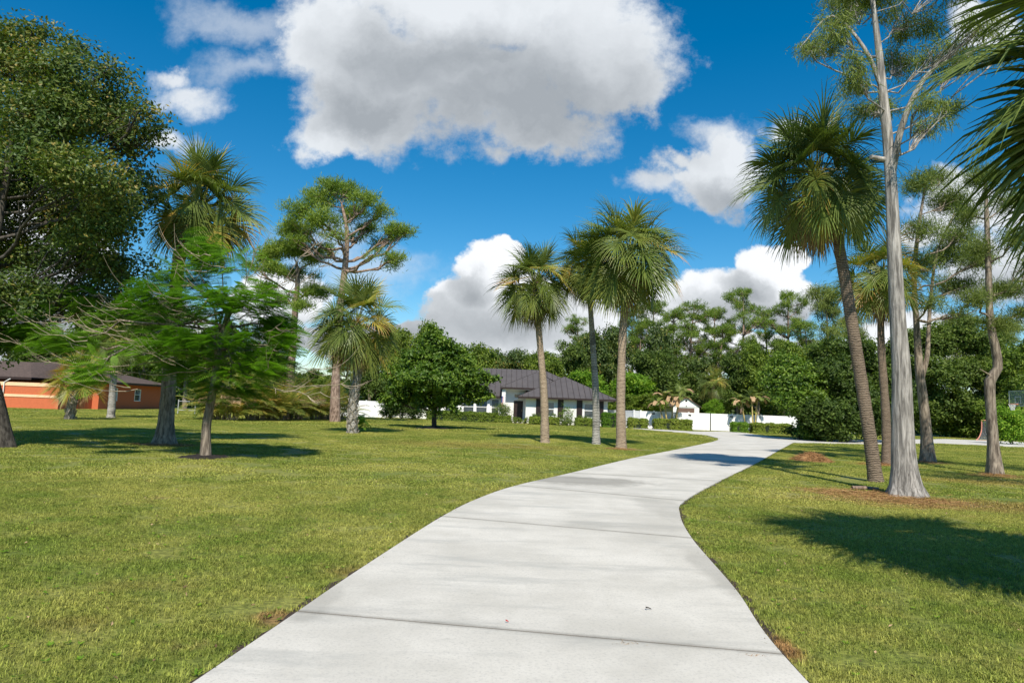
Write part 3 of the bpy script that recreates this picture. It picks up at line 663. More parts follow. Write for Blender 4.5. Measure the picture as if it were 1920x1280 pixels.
def pinnate(mb, base, az, el, L, rng, np_=22, ll=.45, g=.12, tone=.5, hang=.5, w=.028, stem_tone=.8):
    d = np.array([math.cos(el)*math.cos(az), math.cos(el)*math.sin(az), math.sin(el)]); p = np.array(base, float); pts = [p.copy()]; ds = [d]
    for i in range(9): p = p+d*L/9; d = unit(d+np.array([0, 0, -g*(.4+.16*i)])); pts.append(p.copy()); ds.append(d)
    pts = np.array(pts); ds = np.array(ds)
    mb.tube(pts, np.linspace(.022, .006, 10)*L/1.8, 3, tone=stem_tone, cap=False)
    t = np.linspace(.16, .99, np_)*9; o = np.stack([np.interp(t, range(10), pts[:, q]) for q in range(3)], 1); dd = unit(np.stack([np.interp(t, range(10), ds[:, q]) for q in range(3)], 1))
    side = unit(np.cross(dd, [0, 0, 1.0])+1e-6); up = np.cross(side, dd)
    for sg in (-1, 1):
        a = unit(dd*.55+side*sg*.85+up*.25+rng.normal(0, .06, (np_, 3))); l_ = ll*np.sin(np.pi*np.linspace(.18, .93, np_))**.5*rng.uniform(.85, 1.1, np_)
        b1 = o+a*(l_*.5)[:, None]; b2 = b1+unit(a+np.array([0, 0, -hang]))*(l_*.5)[:, None]; ww = unit(np.cross(a, up))*w
        v = np.stack([o-ww*.5, o+ww*.5, b1+ww, b1-ww, b2], 1).reshape(-1, 3); i = np.arange(np_)[:, None]*5; tn = np.clip(tone+rng.normal(0, .08, np_), 0, 1)
        mb.add(v, i+np.array([[0, 1, 2, 3]]), tn); mb.v.append(np.zeros((0, 3))); mb.n -= len(v); mb.add(np.zeros((0, 3)), i+np.array([[3, 2, 4]]), tn); mb.n += len(v)

# ------------------------------------------------------------------ the white house
def wall_open(mb, x0, x1, z0, z1, y0, y1, ops):
    xs = x0
    for (a, c_, zb, zt) in sorted(ops):
        if a > xs: mb.box(xs, a, y0, y1, z0, z1)
        if zb > z0: mb.box(a, c_, y0, y1, z0, zb)
        if zt < z1: mb.box(a, c_, y0, y1, zt, z1)
        xs = c_
    if xs < x1: mb.box(xs, x1, y0, y1, z0, z1)
def window(root, a, c_, zb, zt, y, mid=True, mull=0, blind=True, wall='window'):
    f = MB(); e = .07
    f.box(a, a+e, y-.03, y+.06, zb, zt); f.box(c_-e, c_, y-.03, y+.06, zb, zt); f.box(a+e, c_-e, y-.03, y+.06, zt-e, zt); f.box(a+e, c_-e, y-.03, y+.06, zb, zb+e)
    fo = f.build('window', WHITE, root)
    s_ = MB(); s_.box(a-.06, c_+.06, y-.09, y-.032, zb-.07, zb-.002); s_.build('sill', WHITE, fo)
    if mid:
        s_ = MB(); h = (zb+zt)/2; s_.box(a+e, c_-e, y-.02, y+.05, h-.03, h+.03)
        for k in range(mull): xm = a+(c_-a)*(k+1)/(mull+1); s_.box(xm-.015, xm+.015, y-.012, y+.03, h+.03, zt-e)
        s_.build('sash', WHITE, fo)
    g_ = MB(); g_.box(a+e, c_-e, y+.03, y+.045, zb+e, zt-e); g_.build('pane', GLASS, fo)
    if blind:
        g_ = MB(); n = 9
        for k in range(n): zz = zt-e-.03-k*(zt-zb)*.055; g_.box(a+e+.02, c_-e-.02, y+.026, y+.029, zz-.05, zz)
        g_.build('blind', BLIND, fo)
    return fo
FZ = 0.3
hr = empty('white_house', (0, 76, 0), 'single storey white house with brown metal hip roof and dark shutters, behind the magnolia', 'house')
wb = MB(); Y1, Y2 = 74.2, 78.3
wb_ops = [(3.75, 4.85, FZ+.55, FZ+2.1), (8.05, 9.2, FZ+.55, FZ+2.1)]
wall_open(wb, 1.75, 10.6, 0, 3.05, Y1, Y1+.25, wb_ops)
wb.box(1.75, 2.0, Y1+.25, Y2+.2, 0, 3.05); wb.box(10.35, 10.6, Y1+.25, 91.4, 0, 2.95)
# recess with the door, high transom wall
wall_open(wb, -0.6, 1.75, 0, 4.2, Y2-1.0, Y2-.75, [(.45, 1.5, FZ, FZ+2.95)]); wb.box(.45, 1.5, Y2-1.0, Y2-.75, FZ+2.15, FZ+2.45)
wb.box(-.85, -.6, Y2-1.0, Y2, 0, 4.0)
mops = [(-7.4, -6.2, FZ+.5, FZ+2.1), (-5.3, -4.0, FZ+.3, FZ+2.25), (-3.85, -2.55, FZ+.3, FZ+2.25), (-2.1, -1.2, FZ+.3, FZ+2.25), (-10.6, -9.2, FZ+.9, FZ+2.1)]
wall_open(wb, -12.6, -.85, 0, 2.95, Y2, Y2+.25, mops)
wb.box(-12.6, -12.35, Y2+.25, 91.4, 0, 2.95); wb.box(-12.35, 10.35, 91.15, 91.4, 0, 2.95)
wb.build('wall', WALLW, hr)
for a, c_, zb, zt in wb_ops: window(hr, a, c_, zb, zt, Y1+.06)
for a, c_, zb, zt in mops: window(hr, a, c_, zb, zt, Y2+.06)
window(hr, .45, 1.5, FZ+2.45, FZ+2.95, Y2-.95, mid=False, blind=False)
for a in (2.85, 5.2, 7.25, 9.55):
    s_ = MB(); s_.box(a, a+.62, Y1-.06, Y1-.003, FZ+.4, FZ+2.4)
    for k in range(18): s_.box(a+.06, a+.56, Y1-.075, Y1-.062, FZ+.47+k*.105, FZ+.47+k*.105+.05)
    s_.build('shutter', DARKM, hr)
dr_ = MB(); dr_.box(.45, 1.5, Y2-.93, Y2-.88, FZ, FZ+2.15)
for k in range(2):
    for q in range(3): dr_.box(.55+k*.47, .93+k*.47, Y2-.95, Y2-.932, FZ+.15+q*.66, FZ+.68+q*.66)
do_ = dr_.build('door', DARKM, hr); hd = MB(); hd.tube([(1.38, Y2-1.0, FZ+.95), (1.38, Y2-1.0, FZ+1.2)], .015, 6); hd.build('handle', plain('brass', (.5, .36, .14), .3, .1, 5, metal=1), do_)
for x in (-.7, ):
    s_ = MB(); s_.box(x-.2, x+.2, 76.3, 76.7, .12, 3.62); s_.box(x-.26, x+.26, 76.24, 76.76, 0, .12); s_.build('column', WHITE, hr)
for x in (-5.42, -3.97, -2.4):   # piers between the big windows
    s_ = MB(); s_.box(x-.14, x+.14, Y2-.16, Y2-.003, 0, 2.85); s_.build('pilaster', WHITE, hr)
pb = MB(); pb.box(-.8, 3.0, 76.25, 76.45, 3.62, 3.86); pb.build('porch_beam', WHITE, hr)
st = MB(); st.box(-1.2, 1.745, 75.2, Y2-1.0, -.02, FZ); st.box(-1.0, 1.7, 74.7, 75.2, -.02, FZ-.15); st.build('porch_step', CONC, hr)
sl = .473; EZ = 2.9
def roof_poly(mb, sm, pts, edge_dir, up_dir, sp=.62, off=.1):
    "a roof plane plus its standing seams"
    mb.poly(pts); pts = np.array(pts, float); e = np.array(edge_dir, float); n_ = len(pts)
    u = pts @ e; nrm = np.cross(pts[1]-pts[0], pts[2]-pts[1]); nrm /= np.linalg.norm(nrm); nrm *= np.sign(nrm[2])
    s_ = math.ceil(u.min()/sp)*sp+off
    while s_ < u.max():
        hit = []
        for i in range(n_):
            a, c_ = u[i], u[(i+1) % n_]
            if (a-s_)*(c_-s_) < 0: hit.append(pts[i]+(pts[(i+1) % n_]-pts[i])*(s_-a)/(c_-a))
        if len(hit) >= 2:
            hit.sort(key=lambda q: q[2]); a, c_ = hit[0], hit[-1]
            if np.linalg.norm(c_-a) > .3:
                w_ = e*.028; h = nrm*.05; b0 = nrm*.003
                sm.add([a-w_+b0, a+w_+b0, c_+w_+b0, c_-w_+b0, a-w_+h, a+w_+h, c_+w_+h, c_-w_+h], [[4, 5, 6, 7], [0, 1, 5, 4], [1, 2, 6, 5], [2, 3, 7, 6], [3, 0, 4, 7]])
        s_ += sp
rf, sm = MB(), MB()
mzl = lambda y: EZ+(y-77.5)*sl
roof_poly(rf, sm, [(-13.6, 77.5, EZ), (.9, 77.5, EZ), (6.2, 82.8, EZ+5.3*sl), (4.1, 84.9, EZ+7.4*sl), (-6.2, 84.9, EZ+7.4*sl)], (1, 0, 0), None)
roof_poly(rf, sm, [(11.5, 77.5, EZ), (11.5, 92.3, EZ), (4.1, 84.9, EZ+7.4*sl)], (0, 1, 0), None)
roof_poly(rf, sm, [(11.5, 92.3, EZ), (-13.6, 92.3, EZ), (-6.2, 84.9, EZ+7.4*sl), (4.1, 84.9, EZ+7.4*sl)], (1, 0, 0), None)
roof_poly(rf, sm, [(-13.6, 92.3, EZ), (-13.6, 77.5, EZ), (-6.2, 84.9, EZ+7.4*sl)], (0, 1, 0), None)
roof_poly(rf, sm, [(.9, 73.4, EZ), (11.5, 73.4, EZ), (6.2, 78.7, EZ+5.3*sl)], (1, 0, 0), None)
roof_poly(rf, sm, [(11.5, 73.4, EZ), (11.5, 77.5, EZ), (6.2, 82.8, EZ+5.3*sl), (6.2, 78.7, EZ+5.3*sl)], (0, 1, 0), None)
roof_poly(rf, sm, [(.9, 77.5, EZ), (.9, 73.4, EZ), (6.2, 78.7, EZ+5.3*sl), (6.2, 82.8, EZ+5.3*sl)], (0, 1, 0), None)
pz = 3.9
roof_poly(rf, sm, [(-1.1, 76, pz), (3.3, 76, pz), (5.0, 77.7, pz+1.7*sl), (3.1, 80.2, pz+4.2*sl)], (1, 0, 0), None)
roof_poly(rf, sm, [(-1.1, 82, pz), (-1.1, 76, pz), (3.1, 80.2, pz+4.2*sl), (3.1, 82.5, pz+4.2*sl)], (0, 1, 0), None)
rf.poly([(3.1, 80.2, pz+4.2*sl), (5.4, 80.2, pz+1.9*sl), (5.4, 82.5, pz+1.9*sl), (3.1, 82.5, pz+4.2*sl)])
ro = rf.build('roof', ROOFM, hr); sm.build('standing_seams', SEAM, ro)
fa = MB()     # fascias and soffits under the eaves
fz0, fz1 = EZ-.2, EZ-.004
fa.box(.9, 11.5, 73.4, 73.44, fz0, fz1); fa.box(11.46, 11.5, 73.44, 92.26, fz0, fz1); fa.box(.9, .94, 73.44, 77.5, fz0, fz1); fa.box(-13.6, .9, 77.5, 77.54, fz0, fz1)
fa.box(-13.6, -13.56, 77.54, 92.26, fz0, fz1); fa.box(-13.6, 11.5, 92.26, 92.3, fz0, fz1)
fa.box(-1.1, 3.0, 76.0, 76.04, pz-.2, pz-.004); fa.box(-1.1, -1.06, 76.04, 79.6, pz-.2, pz-.004)
fa.build('fascia', DARKM, hr)
sf = MB(); sf.box(.94, 11.46, 73.44, Y1-.003, fz0+.02, fz0+.05); sf.box(-13.56, .9, 77.54, Y2-.165, fz0+.02, fz0+.05); sf.box(10.603, 11.46, Y1, 92.2, fz0+.02, fz0+.05)
sf.box(-1.06, 2.9, 76.04, 79.6, pz-.17, pz-.14); sf.build('soffit', WHITE, hr)
# flag on the porch column
fl_ = empty('flag', (-.75, 76.1, 2.1), 'small striped red and white flag with blue canton hanging at the porch column', 'flag')
RED = plain('flag_red', (.5, .03, .04), .8, .1, 5); BLUE = plain('flag_blue', (.03, .05, .2), .8, .1, 5)
pl = MB(); pl.tube([(-.75, 76.25, 1.9), (-.8, 75.6, 2.95)], .014, 6); pl.build('pole', WHITE, fl_)
c1, c2, c3 = MB(), MB(), MB()
for k in range(13):
    x0 = -.92+k*.017; z0_ = 1.55; z1_ = 2.85 if k > 6 else 2.15
    (c1 if k % 2 == 0 else c2).box(x0, x0+.016, 75.75+.02*math.sin(k), 75.762+.02*math.sin(k), z0_+.02*(k % 3), z1_)
c3.box(-.92, -.92+.017*7-.002, 75.745, 75.757, 2.155, 2.86); o1 = c1.build('red_stripes', RED, fl_); c2.build('white_stripes', WHITE, fl_); c3.build('canton', BLUE, fl_)

# ------------------------------------------------------------------ the terracotta house
rr_ = empty('terracotta_house', (-50, 68, 0), 'orange terracotta house with brown shingle hip roof and cream wall bands, at the left', 'house')
q0 = G(5, 763); q1 = G(108, 767.5); q1 = np.array([q1[0], q1[1], 0])
xr = q1[0]; yf = q1[1]; wbm = MB(); EZ2 = 2.75
wall_open(wbm, xr-22, xr, 0, 2.3, yf, yf+.3, [])
ops_y = [(yf+11.3, yf+12.5, .95, 2.15), (yf+6.9, yf+8.1, .95, 2.15)]
# side wall, recessed after the wing, runs away from us
def side_wall(mb, x, ya, yb, z1, ops):
    ys = ya
    for a, c_, zb, zt in sorted(ops):
        mb.box(x-.3, x, ys, a, 0, z1); mb.box(x-.3, x, a, c_, 0, zb); mb.box(x-.3, x, a, c_, zt, z1); ys = c_
    mb.box(x-.3, x, ys, yb, 0, z1)
side_wall(wbm, xr, yf+.3, yf+5, 2.3, [])
xs2 = xr+.6
wbm.box(xr-3, xs2, yf+5, yf+5.3, 0, EZ2)
side_wall(wbm, xs2, yf+5.3, yf+17, EZ2, ops_y)
wbm.box(xr-22, xr-21.7, yf+.3, yf+17, 0, EZ2); wbm.box(xr-21.7, xs2-.3, yf+16.7, yf+17, 0, EZ2); wbm.box(xr-21.7, xr-3, yf+5, yf+5.3, 0, EZ2)
wbm.build('wall', TERRA, rr_)
bd = MB()
for z0_, z1_ in ((2.0, 2.32), (1.02, 1.25)): bd.box(xr-6.0, xr+.03, yf-.05, yf-.003, z0_, z1_)
bd.build('cream_band', BAND, rr_)
for a, c_, zb, zt in ops_y:
    f = MB(); e = .08; x = xs2
    f.box(x-.2, x+.02, a, a+e, zb, zt); f.box(x-.2, x+.02, c_-e, c_, zb, zt); f.box(x-.2, x+.02, a+e, c_-e, zt-e, zt); f.box(x-.2, x+.04, a-.03, c_+.03, zb-.08, zb); f.box(x-.2, x+.015, a+e, c_-e, (zb+zt)/2-.03, (zb+zt)/2+.03)
    fo = f.build('window', WHITE, rr_); g_ = MB(); g_.box(x-.12, x-.1, a+e, c_-e, zb, zt-e); g_.build('pane', GLASS, fo)
    for k in range(3): g_ = MB(); g_.box(x-.09, x-.07, a+e+(c_-a)*(k+.7)/4, a+e+(c_-a)*(k+.7)/4+.025, (zb+zt)/2+.03, zt-e); g_.build('glazing_bar', WHITE, fo)
rp = MB(); x1_, x0_ = xs2+.7, xr-22.7; ya, yb = yf+4.3, yf+17.7; hh = (yb-ya)/2; rz_ = EZ2+hh*.27; ry = (ya+yb)/2; e_ = EZ2
rp.poly([(x0_, ya, e_), (x1_, ya, e_), (x1_-hh, ry, rz_), (x0_+hh, ry, rz_)]); rp.poly([(x1_, ya, e_), (x1_, yb, e_), (x1_-hh, ry, rz_)])
rp.poly([(x1_, yb, e_), (x0_, yb, e_), (x0_+hh, ry, rz_), (x1_-hh, ry, rz_)]); rp.poly([(x0_, yb, e_), (x0_, ya, e_), (x0_+hh, ry, rz_)])
xw = xr-4.5
rp.poly([(xw-12, yf+.5, e_+.05), (xw+1.5, yf+.5, e_+.05), (xw-1.5, yf+4.5, e_+1.6), (xw-9, yf+4.5, e_+1.6)])
rp.poly([(xw+1.5, yf+.5, e_+.05), (xw+1.5, yf+6.5, e_+.05), (xw-1.5, yf+9, e_+1.9), (xw-1.5, yf+4.5, e_+1.6)])
rp.build('roof', SHING, rr_)
fa = MB(); fa.box(x1_-.04, x1_, ya, yb, e_-.22, e_-.004); fa.box(x0_, x1_-.04, ya, ya+.04, e_-.22, e_-.004); fa.box(xs2+.003, x1_-.04, ya+.05, yb, e_-.2, e_-.17); fa.box(xw-12, xw+1.5, yf+.5, yf+.54, e_-.17, e_+.046); fa.build('fascia', DARKM, rr_)
gp = MB(); p0 = P(8, 720, yf-.1); gp.tube([(p0[0], yf-.12, 0), (p0[0], yf-.12, 2.3), (p0[0]+.5, yf-.12, 2.6)], .05, 6); gp.build('downpipe', WHITE, rr_)
# ------------------------------------------------------------------ shed
sh = empty('garden_shed', (23.5, 91, 0), 'small white gabled shed with brown roll door, behind the white fence', 'shed')
D = 91.0; X0, X1 = P(1262, 770, D)[0], P(1311, 770, D)[0]; xc = (X0+X1)/2; ez = 2.75; pk = 3.9
wbm = MB(); dx0, dx1 = X0+.55, X1-.65
wall_open(wbm, X0, X1, 0, ez, D, D+.15, [(dx0, dx1, 0, 2.45)]); wbm.box(X0, X0+.15, D+.15, D+6, 0, ez); wbm.box(X1-.15, X1, D+.15, D+6, 0, ez); wbm.box(X0+.15, X1-.15, D+5.85, D+6, 0, ez)
for y in (D, D+5.85): wbm.add([(X0, y, ez), (X1, y, ez), (xc, y, pk-.12), (X0, y+.15, ez), (X1, y+.15, ez), (xc, y+.15, pk-.12)], [[0, 1, 2], [3, 5, 4]])
wbm.build('wall', WHITE, sh)
rb = MB(); s2 = (pk-ez)/(xc-X0); ov = .35
for sg in (-1, 1):
    xe = xc+sg*((X1-X0)/2+ov); ze = ez-ov*s2+.05
    rb.add([(xc, D-.2, pk), (xe, D-.2, ze), (xe, D+6.2, ze), (xc, D+6.2, pk), (xc, D-.2, pk-.1), (xe, D-.2, ze-.1), (xe, D+6.2, ze-.1), (xc, D+6.2, pk-.1)], [[0, 1, 2, 3], [0, 4, 5, 1], [1, 5, 6, 2], [4, 7, 6, 5]])
rb.build('roof', SHING, sh)
s_ = MB(); s_.box(dx0, dx1, D+.05, D+.1, 0, 2.45)
for k in range(8): s_.box(dx0, dx1, D+.035, D+.048, .05+k*.3, .29+k*.3)
s_.build('roll_door', plain('bronze_door', (.17, .105, .08), .5, .1, 3), sh)
s_ = MB(); s_.box(xc-.13, xc+.13, D-.03, D-.003, pk-.62, pk-.36); s_.build('vent', BLACKM, sh)
s_ = MB(); s_.box(xc-.05, xc+.05, D-.1, D-.003, ez-.12, ez+.02); s_.build('lamp', BLACKM, sh)
s_ = MB(); s_.box(X0, X1, D-.03, D-.003, ez-.2, ez-.13); s_.build('trim', plain('grey_trim', (.5, .5, .5), .6, .05, 4), sh)

# ------------------------------------------------------------------ white vinyl fence, gates
FY = 71.0
def fence_run(label, pts, group='white vinyl fence runs', step=2.4, ht=1.83):
    root = empty('vinyl_fence', (pts[0][0], pts[0][1], 0), label, 'fence', group)
    pts = np.array(pts, float)
    for a, c_ in zip(pts[:-1], pts[1:]):
        L_ = np.linalg.norm(c_-a); n = max(1, round(L_/step)); ang = math.atan2(c_[1]-a[1], c_[0]-a[0])
        for i in range(n):
            p = a+(c_-a)*i/n; Mx = Matrix.Translation((p[0], p[1], 0)) @ Matrix.Rotation(ang, 4, 'Z'); w_ = L_/n
            q = MB(); q.box(.066, w_-.066, -.02, .02, .08, ht-.14, mat=Mx); q.box(.066, w_-.066, -.03, .03, ht-.14, ht-.02, mat=Mx)
            q.box(.066, w_-.066, -.03, .03, .03, .078, mat=Mx)
            for k in range(int(w_/.2)): q.box(.1+k*.2, .108+k*.2, -.024, -.0205, .08, ht-.14, mat=Mx)
            q.build('panel', VINYL, root)
            q = MB(); q.box(-.065, .065, -.065, .065, 0, ht+.02, mat=Mx); q.box(-.08, .08, -.08, .08, ht+.02, ht+.06, mat=Mx); q.build('post', VINYL, root)
    p = pts[-1]; q = MB(); q.box(p[0]-.065, p[0]+.065, p[1]-.065, p[1]+.065, 0, ht+.02); q.box(p[0]-.08, p[0]+.08, p[1]-.08, p[1]+.08, ht+.02, ht+.06); q.build('post', VINYL, root)
    return root
X = lambda px: P(px, 790, FY)[0]
def gate(label, xa, xb, hinge, group='white vinyl gates'):
    r_ = empty('gate', (xa, FY, 0), label, 'gate', group)
    q = MB(); q.box(xa, xb, FY-.02, FY+.02, .06, 1.80); q.box(xa, xa+.09, FY-.035, FY-.021, .06, 1.80); q.box(xb-.09, xb, FY-.035, FY-.021, .06, 1.80); q.box(xa+.09, xb-.09, FY-.035, FY-.021, 1.69, 1.80); q.box(xa+.09, xb-.09, FY-.035, FY-.021, .06, .18)
    q.build('panel', VINYL, r_)
    for z_ in (.3, 1.5): q = MB(); q.box(hinge-.14, hinge+.14, FY-.1, FY-.067, z_, z_+.13); q.build('hinge', BLACKM, r_)
    return r_
fence_run('white vinyl fence run from the house corner to the walk gate', [(10.75, 77.0), (13.0, FY+.6), (X(1201), FY)])
fence_run('white vinyl fence run between the walk gate and the double gate, behind the hedge', [(X(1226), FY), (X(1291), FY)])
fence_run('white vinyl fence run right of the double gate, ending behind the dark bushes', [(X(1373), FY), (X(1480), FY), (X(1560), FY+1), (X(1640), FY+4)])
fence_run('white vinyl fence run left of the white house, between palm trunk and magnolia', [P(640, 770, 76)[:2], P(686, 770, 76)[:2], P(722, 770, 76)[:2], (-12.7, 79)])
gate('narrow white walk gate, single leaf with black hinges', X(1201)+.08, X(1226)-.08, X(1226)-.08)
xm = X(1332)
gate('left leaf of the wide white driveway gate', X(1291)+.08, xm-.05, X(1291)+.1)
gate('right leaf of the wide white driveway gate', xm+.05, X(1373)-.08, X(1373)-.1)
gm = MB(); gm.box(xm-.04, xm+.04, FY-.05, FY-.0, .05, 1.85); tag(gm.build('gate_gap_bar', BLACKM), 'dark upright bar standing in for the gap between the two driveway gate leaves', 'gate gap')  # dark bar added in place of the open gap between the leaves

# ------------------------------------------------------------------ hedges and shrubs
def box_foliage(mb, x0, x1, y0, y1, z0, z1, n, size, rng, tone=(.3, .9), lump=.13):
    a = rng.random(n); wx, wy, wz = x1-x0, y1-y0, z1-z0; ar = np.array([wx*wz, wx*wz*.4, wy*wz, wy*wz, wx*wy]); k = rng.choice(5, n, p=ar/ar.sum())
    u, v = rng.random(n), rng.random(n); p = np.empty((n, 3)); nr = np.zeros((n, 3))
    fx, fy, fz = x0+u*wx, y0+v*wy, z0+v*wz
    p[:, 0] = np.where(k == 2, x0, np.where(k == 3, x1, fx)); p[:, 1] = np.where(k == 0, y0, np.where(k == 1, y1, np.where(k == 4, fy, y0+u*wy))); p[:, 2] = np.where(k == 4, z1, fz)
    nr[k == 0] = (0, -1, .3); nr[k == 1] = (0, 1, .3); nr[k == 2] = (-1, 0, .3); nr[k == 3] = (1, 0, .3); nr[k == 4] = (0, 0, 1)
    b = pseudo(p, 3.5, 1.3)*lump+pseudo(p, 9, .4)*lump*.7; p = p+nr*(b-abs(rng.normal(0, .05, n)))[:, None]+rng.normal(0, .025, (n, 3))
    # rounded shoulders
    c = np.array([(x0+x1)/2, (y0+y1)/2, (z0+z1)/2]); e = np.maximum(0, abs((p-c)/np.array([wx/2, wy/2, wz/2]))-.75); sh_ = np.prod(1-np.minimum(e, .4)*.25, 1)
    p[:, 2] = z0+(p[:, 2]-z0)*(.85+.15*sh_**3)
    cards(mb, p, unit(nr+rng.normal(0, .6, (n, 3))), size*rng.uniform(.7, 1.3, n), size*.55, np.clip(rng.uniform(*tone, n)+pseudo(p, 1.3, .2)*.15, 0, 1), rng)
def hedge(label, xa, xb, ya, yb, h, seed, mat='broad', size=.15, group='clipped hedges', tone=(.55, 1.05), dens=330):
    rng = np.random.default_rng(seed); root = empty('hedge', ((xa+xb)/2, (ya+yb)/2, 0), label, 'hedge', group)
    c_ = MB(); c_.box(xa+.1, xb-.1, ya+.1, yb-.1, 0, h-.12); c_.build('dark_core', plain('hedge_dark_core_%d' % seed, (.012, .022, .008), .9, .4, 9), root)  # solid dark box added inside the leaves to block light
    mb = MB(); ar = (xb-xa)*h*1.6+(yb-ya)*h*2+(xb-xa)*(yb-ya); box_foliage(mb, xa, xb, ya, yb, .03, h, int(ar*dens), size, rng, tone); mb.build('foliage', LEAF[mat], root)
def shrub(label, p, rx, h, seed, mat='broad', n=160, per=18, size=.13, group='garden shrubs', tone=(.3, .95), name='shrub', gaps=.25, cat='shrub', ry=None):
    rng = np.random.default_rng(seed); root = empty(name, (p[0], p[1], 0), label, cat, group)
    ry = ry or rx; lb = [(np.array([p[0]+rng.normal(0, rx*.3), p[1]+rng.normal(0, ry*.3), h*(.35+.3*rng.random())]), np.array([rx*.62, ry*.62, h*.38])) for _ in range(5)]
    lb.append((np.array([p[0], p[1], h*.5]), np.array([rx*.75, ry*.75, h*.5])))
    mb = MB(); cp, k = leafy(mb, lb, n, per, size, rng, rx*.14, tone, .45, gaps); mb.v = [np.c_[v[:, :2], np.maximum(v[:, 2], .02)] for v in mb.v]; mb.build('foliage', LEAF[mat], root)
    st_ = MB()
    for q in cp[rng.choice(len(cp), min(9, len(cp)), replace=False)]: st_.tube(curve((p[0]+rng.normal(0, .05), p[1], 0), q, .05, 4), np.linspace(.03, .01, 4), 4, cap=False)
    st_.build('stems', BARK['brown'], root)
hy = 71.2
XH = lambda px, y=71.2: P(px, 790, y)[0]
hedge('long low clipped hedge under the front windows, left of the porch', XH(795), XH(932), 72.6, 73.8, 1.05, 11, tone=(.3, .9))
hedge('low clipped hedge block at the left foot of the porch column', XH(930), XH(957), 71.8, 72.7, .75, 12)
hedge('long low hedge in front of the right wing between trunk and bush', XH(992), XH(1048), 70.4, 71.3, .85, 13)
hedge('low hedge strip under the right hand window of the white house', XH(1078), XH(1116), 70.3, 71.2, .85, 14)
hedge('tall squared hedge at the right corner of the white house', XH(1127), XH(1157), 69.6, 71.0, 1.45, 15, 'bright', tone=(.1, .6))
hedge('squared hedge just left of the walk gate', XH(1174), XH(1208), 69.6, 70.6, 1.05, 16)
hedge('squared hedge between walk gate and driveway gate', XH(1227, 69), XH(1296, 69), 68.6, 69.8, 1.1, 17)
hedge('squared hedge right of the driveway gate', XH(1372, 69), XH(1400, 69), 68.5, 69.7, 1.0, 18, 'bright', tone=(.1, .6))
hedge('longer hedge right of the yellow stemmed palms', XH(1408, 69), XH(1482, 69), 68.3, 69.5, 1.0, 19)
for i, px in enumerate((966, 975, 985)):
    shrub('tiny round bush at the porch foot, %s of the three' % ('leftmost', 'middle', 'rightmost')[i], (P(px, 790, 71.4)[0], 71.4), .35, .75, 30+i, n=40, per=16, size=.1)
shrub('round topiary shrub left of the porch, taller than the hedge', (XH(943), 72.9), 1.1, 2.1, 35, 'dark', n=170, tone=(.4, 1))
shrub('loose pale green shrub between the two shuttered windows', (XH(1064), 71.5), 1.0, 2.3, 36, 'gloss', n=90, per=14, tone=(.5, 1), gaps=.5)
for i, px in enumerate((1003, 1017, 1036, 1086, 1100, 1120)):
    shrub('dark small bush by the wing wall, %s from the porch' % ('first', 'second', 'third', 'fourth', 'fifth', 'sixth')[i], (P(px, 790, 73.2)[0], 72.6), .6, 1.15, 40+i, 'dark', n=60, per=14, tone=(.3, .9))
shrub('low spiky bush at the foot of the pale shrub', (XH(1062), 70.7), .9, .75, 47, 'dark', n=60, per=12, size=.16, tone=(.4, 1))
mb = MB(); mb.box(XH(992), XH(1160), 69.9, 73.9, -.02, .02); mb.box(XH(795), XH(956), 71.6, Y2, -.02, .021); tag(mb.build('mulch_bed', MULCH), 'dark mulch bed under the hedges of the white house', 'mulch', kind='structure')

# ------------------------------------------------------------------ palms
def px_palm(label, bp, tp, rb, rt, cr_, seed, via=None, **kw):
    base = G(*bp); d = base[1]; top = P(tp[0], tp[1], d+kw.pop('dz', 0))
    bend = [P(a, c_, d) for a, c_ in via] if via else None
    return sabal(label, base, top, rb, rt, cr_, seed, bend=bend, **kw)
px_palm('tall cabbage palm with pinkish trunk, leftmost of the trio before the white house', (1022, 830), (1003, 540), .22, .15, 2.25, 101, via=[(1020, 740), (1012, 640)], tone=.42, n=46, dead=5)
px_palm('cabbage palm with grey lichened trunk, middle one of the trio', (1118, 833), (1102, 505), .20, .13, 2.1, 102, via=[(1117, 740), (1110, 620)], tone=.42, bark_m='palm_grey', n=42, dead=4)
px_palm('fullest and tallest cabbage palm, rightmost of the trio, brown trunk', (1165, 840), (1177, 488), .24, .17, 2.85, 103, via=[(1164, 740), (1168, 620)], tone=.44, n=56, yellow=.12, dead=5)
px_palm('leaning cabbage palm with dark ringed trunk beside the big grey tree', (1643, 903), (1533, 345), .185, .145, 2.2, 104, via=[(1628, 800), (1606, 660), (1580, 500), (1562, 415)], tone=.32, bark_m='palm_dark', n=50, nl=46, dead=6, yellow=.06, lo=-45)
px_palm('slender upright cabbage palm close behind the leaning one', (1663, 870), (1653, 522), .19, .13, 2.0, 105, via=[(1661, 780), (1652, 640)], tone=.44, bark_m='palm_dark', n=34, yellow=.25, dead=8)
px_palm('tall cabbage palm with orange tinged fronds and flared root base, behind the feathery tree', (308, 833), (378, 392), .25, .19, 2.15, 106, via=[(315, 740), (325, 600), (338, 470), (352, 430)], tone=.40, bark_m='brown', n=44, nl=46, yellow=.12, dead=10, orange=0.0, lo=-45, flare=2.0)
px_palm('short stout cabbage palm with criss-cross leaf boots on its trunk', (660, 812), (668, 612), .24, .21, 2.75, 107, via=[(663, 750), (672, 680)], tone=.42, bark_m='palm_grey', n=40, boots=14, dead=9, yellow=.15)
px_palm('very small yellowing palm with patterned trunk before the terracotta house', (130, 786), (142, 718), .25, .22, 1.85, 108, tone=.78, n=24, nl=34, yellow=.6, boots=10, dead=1, lo=-12, bark_m='boot', droop=.12)
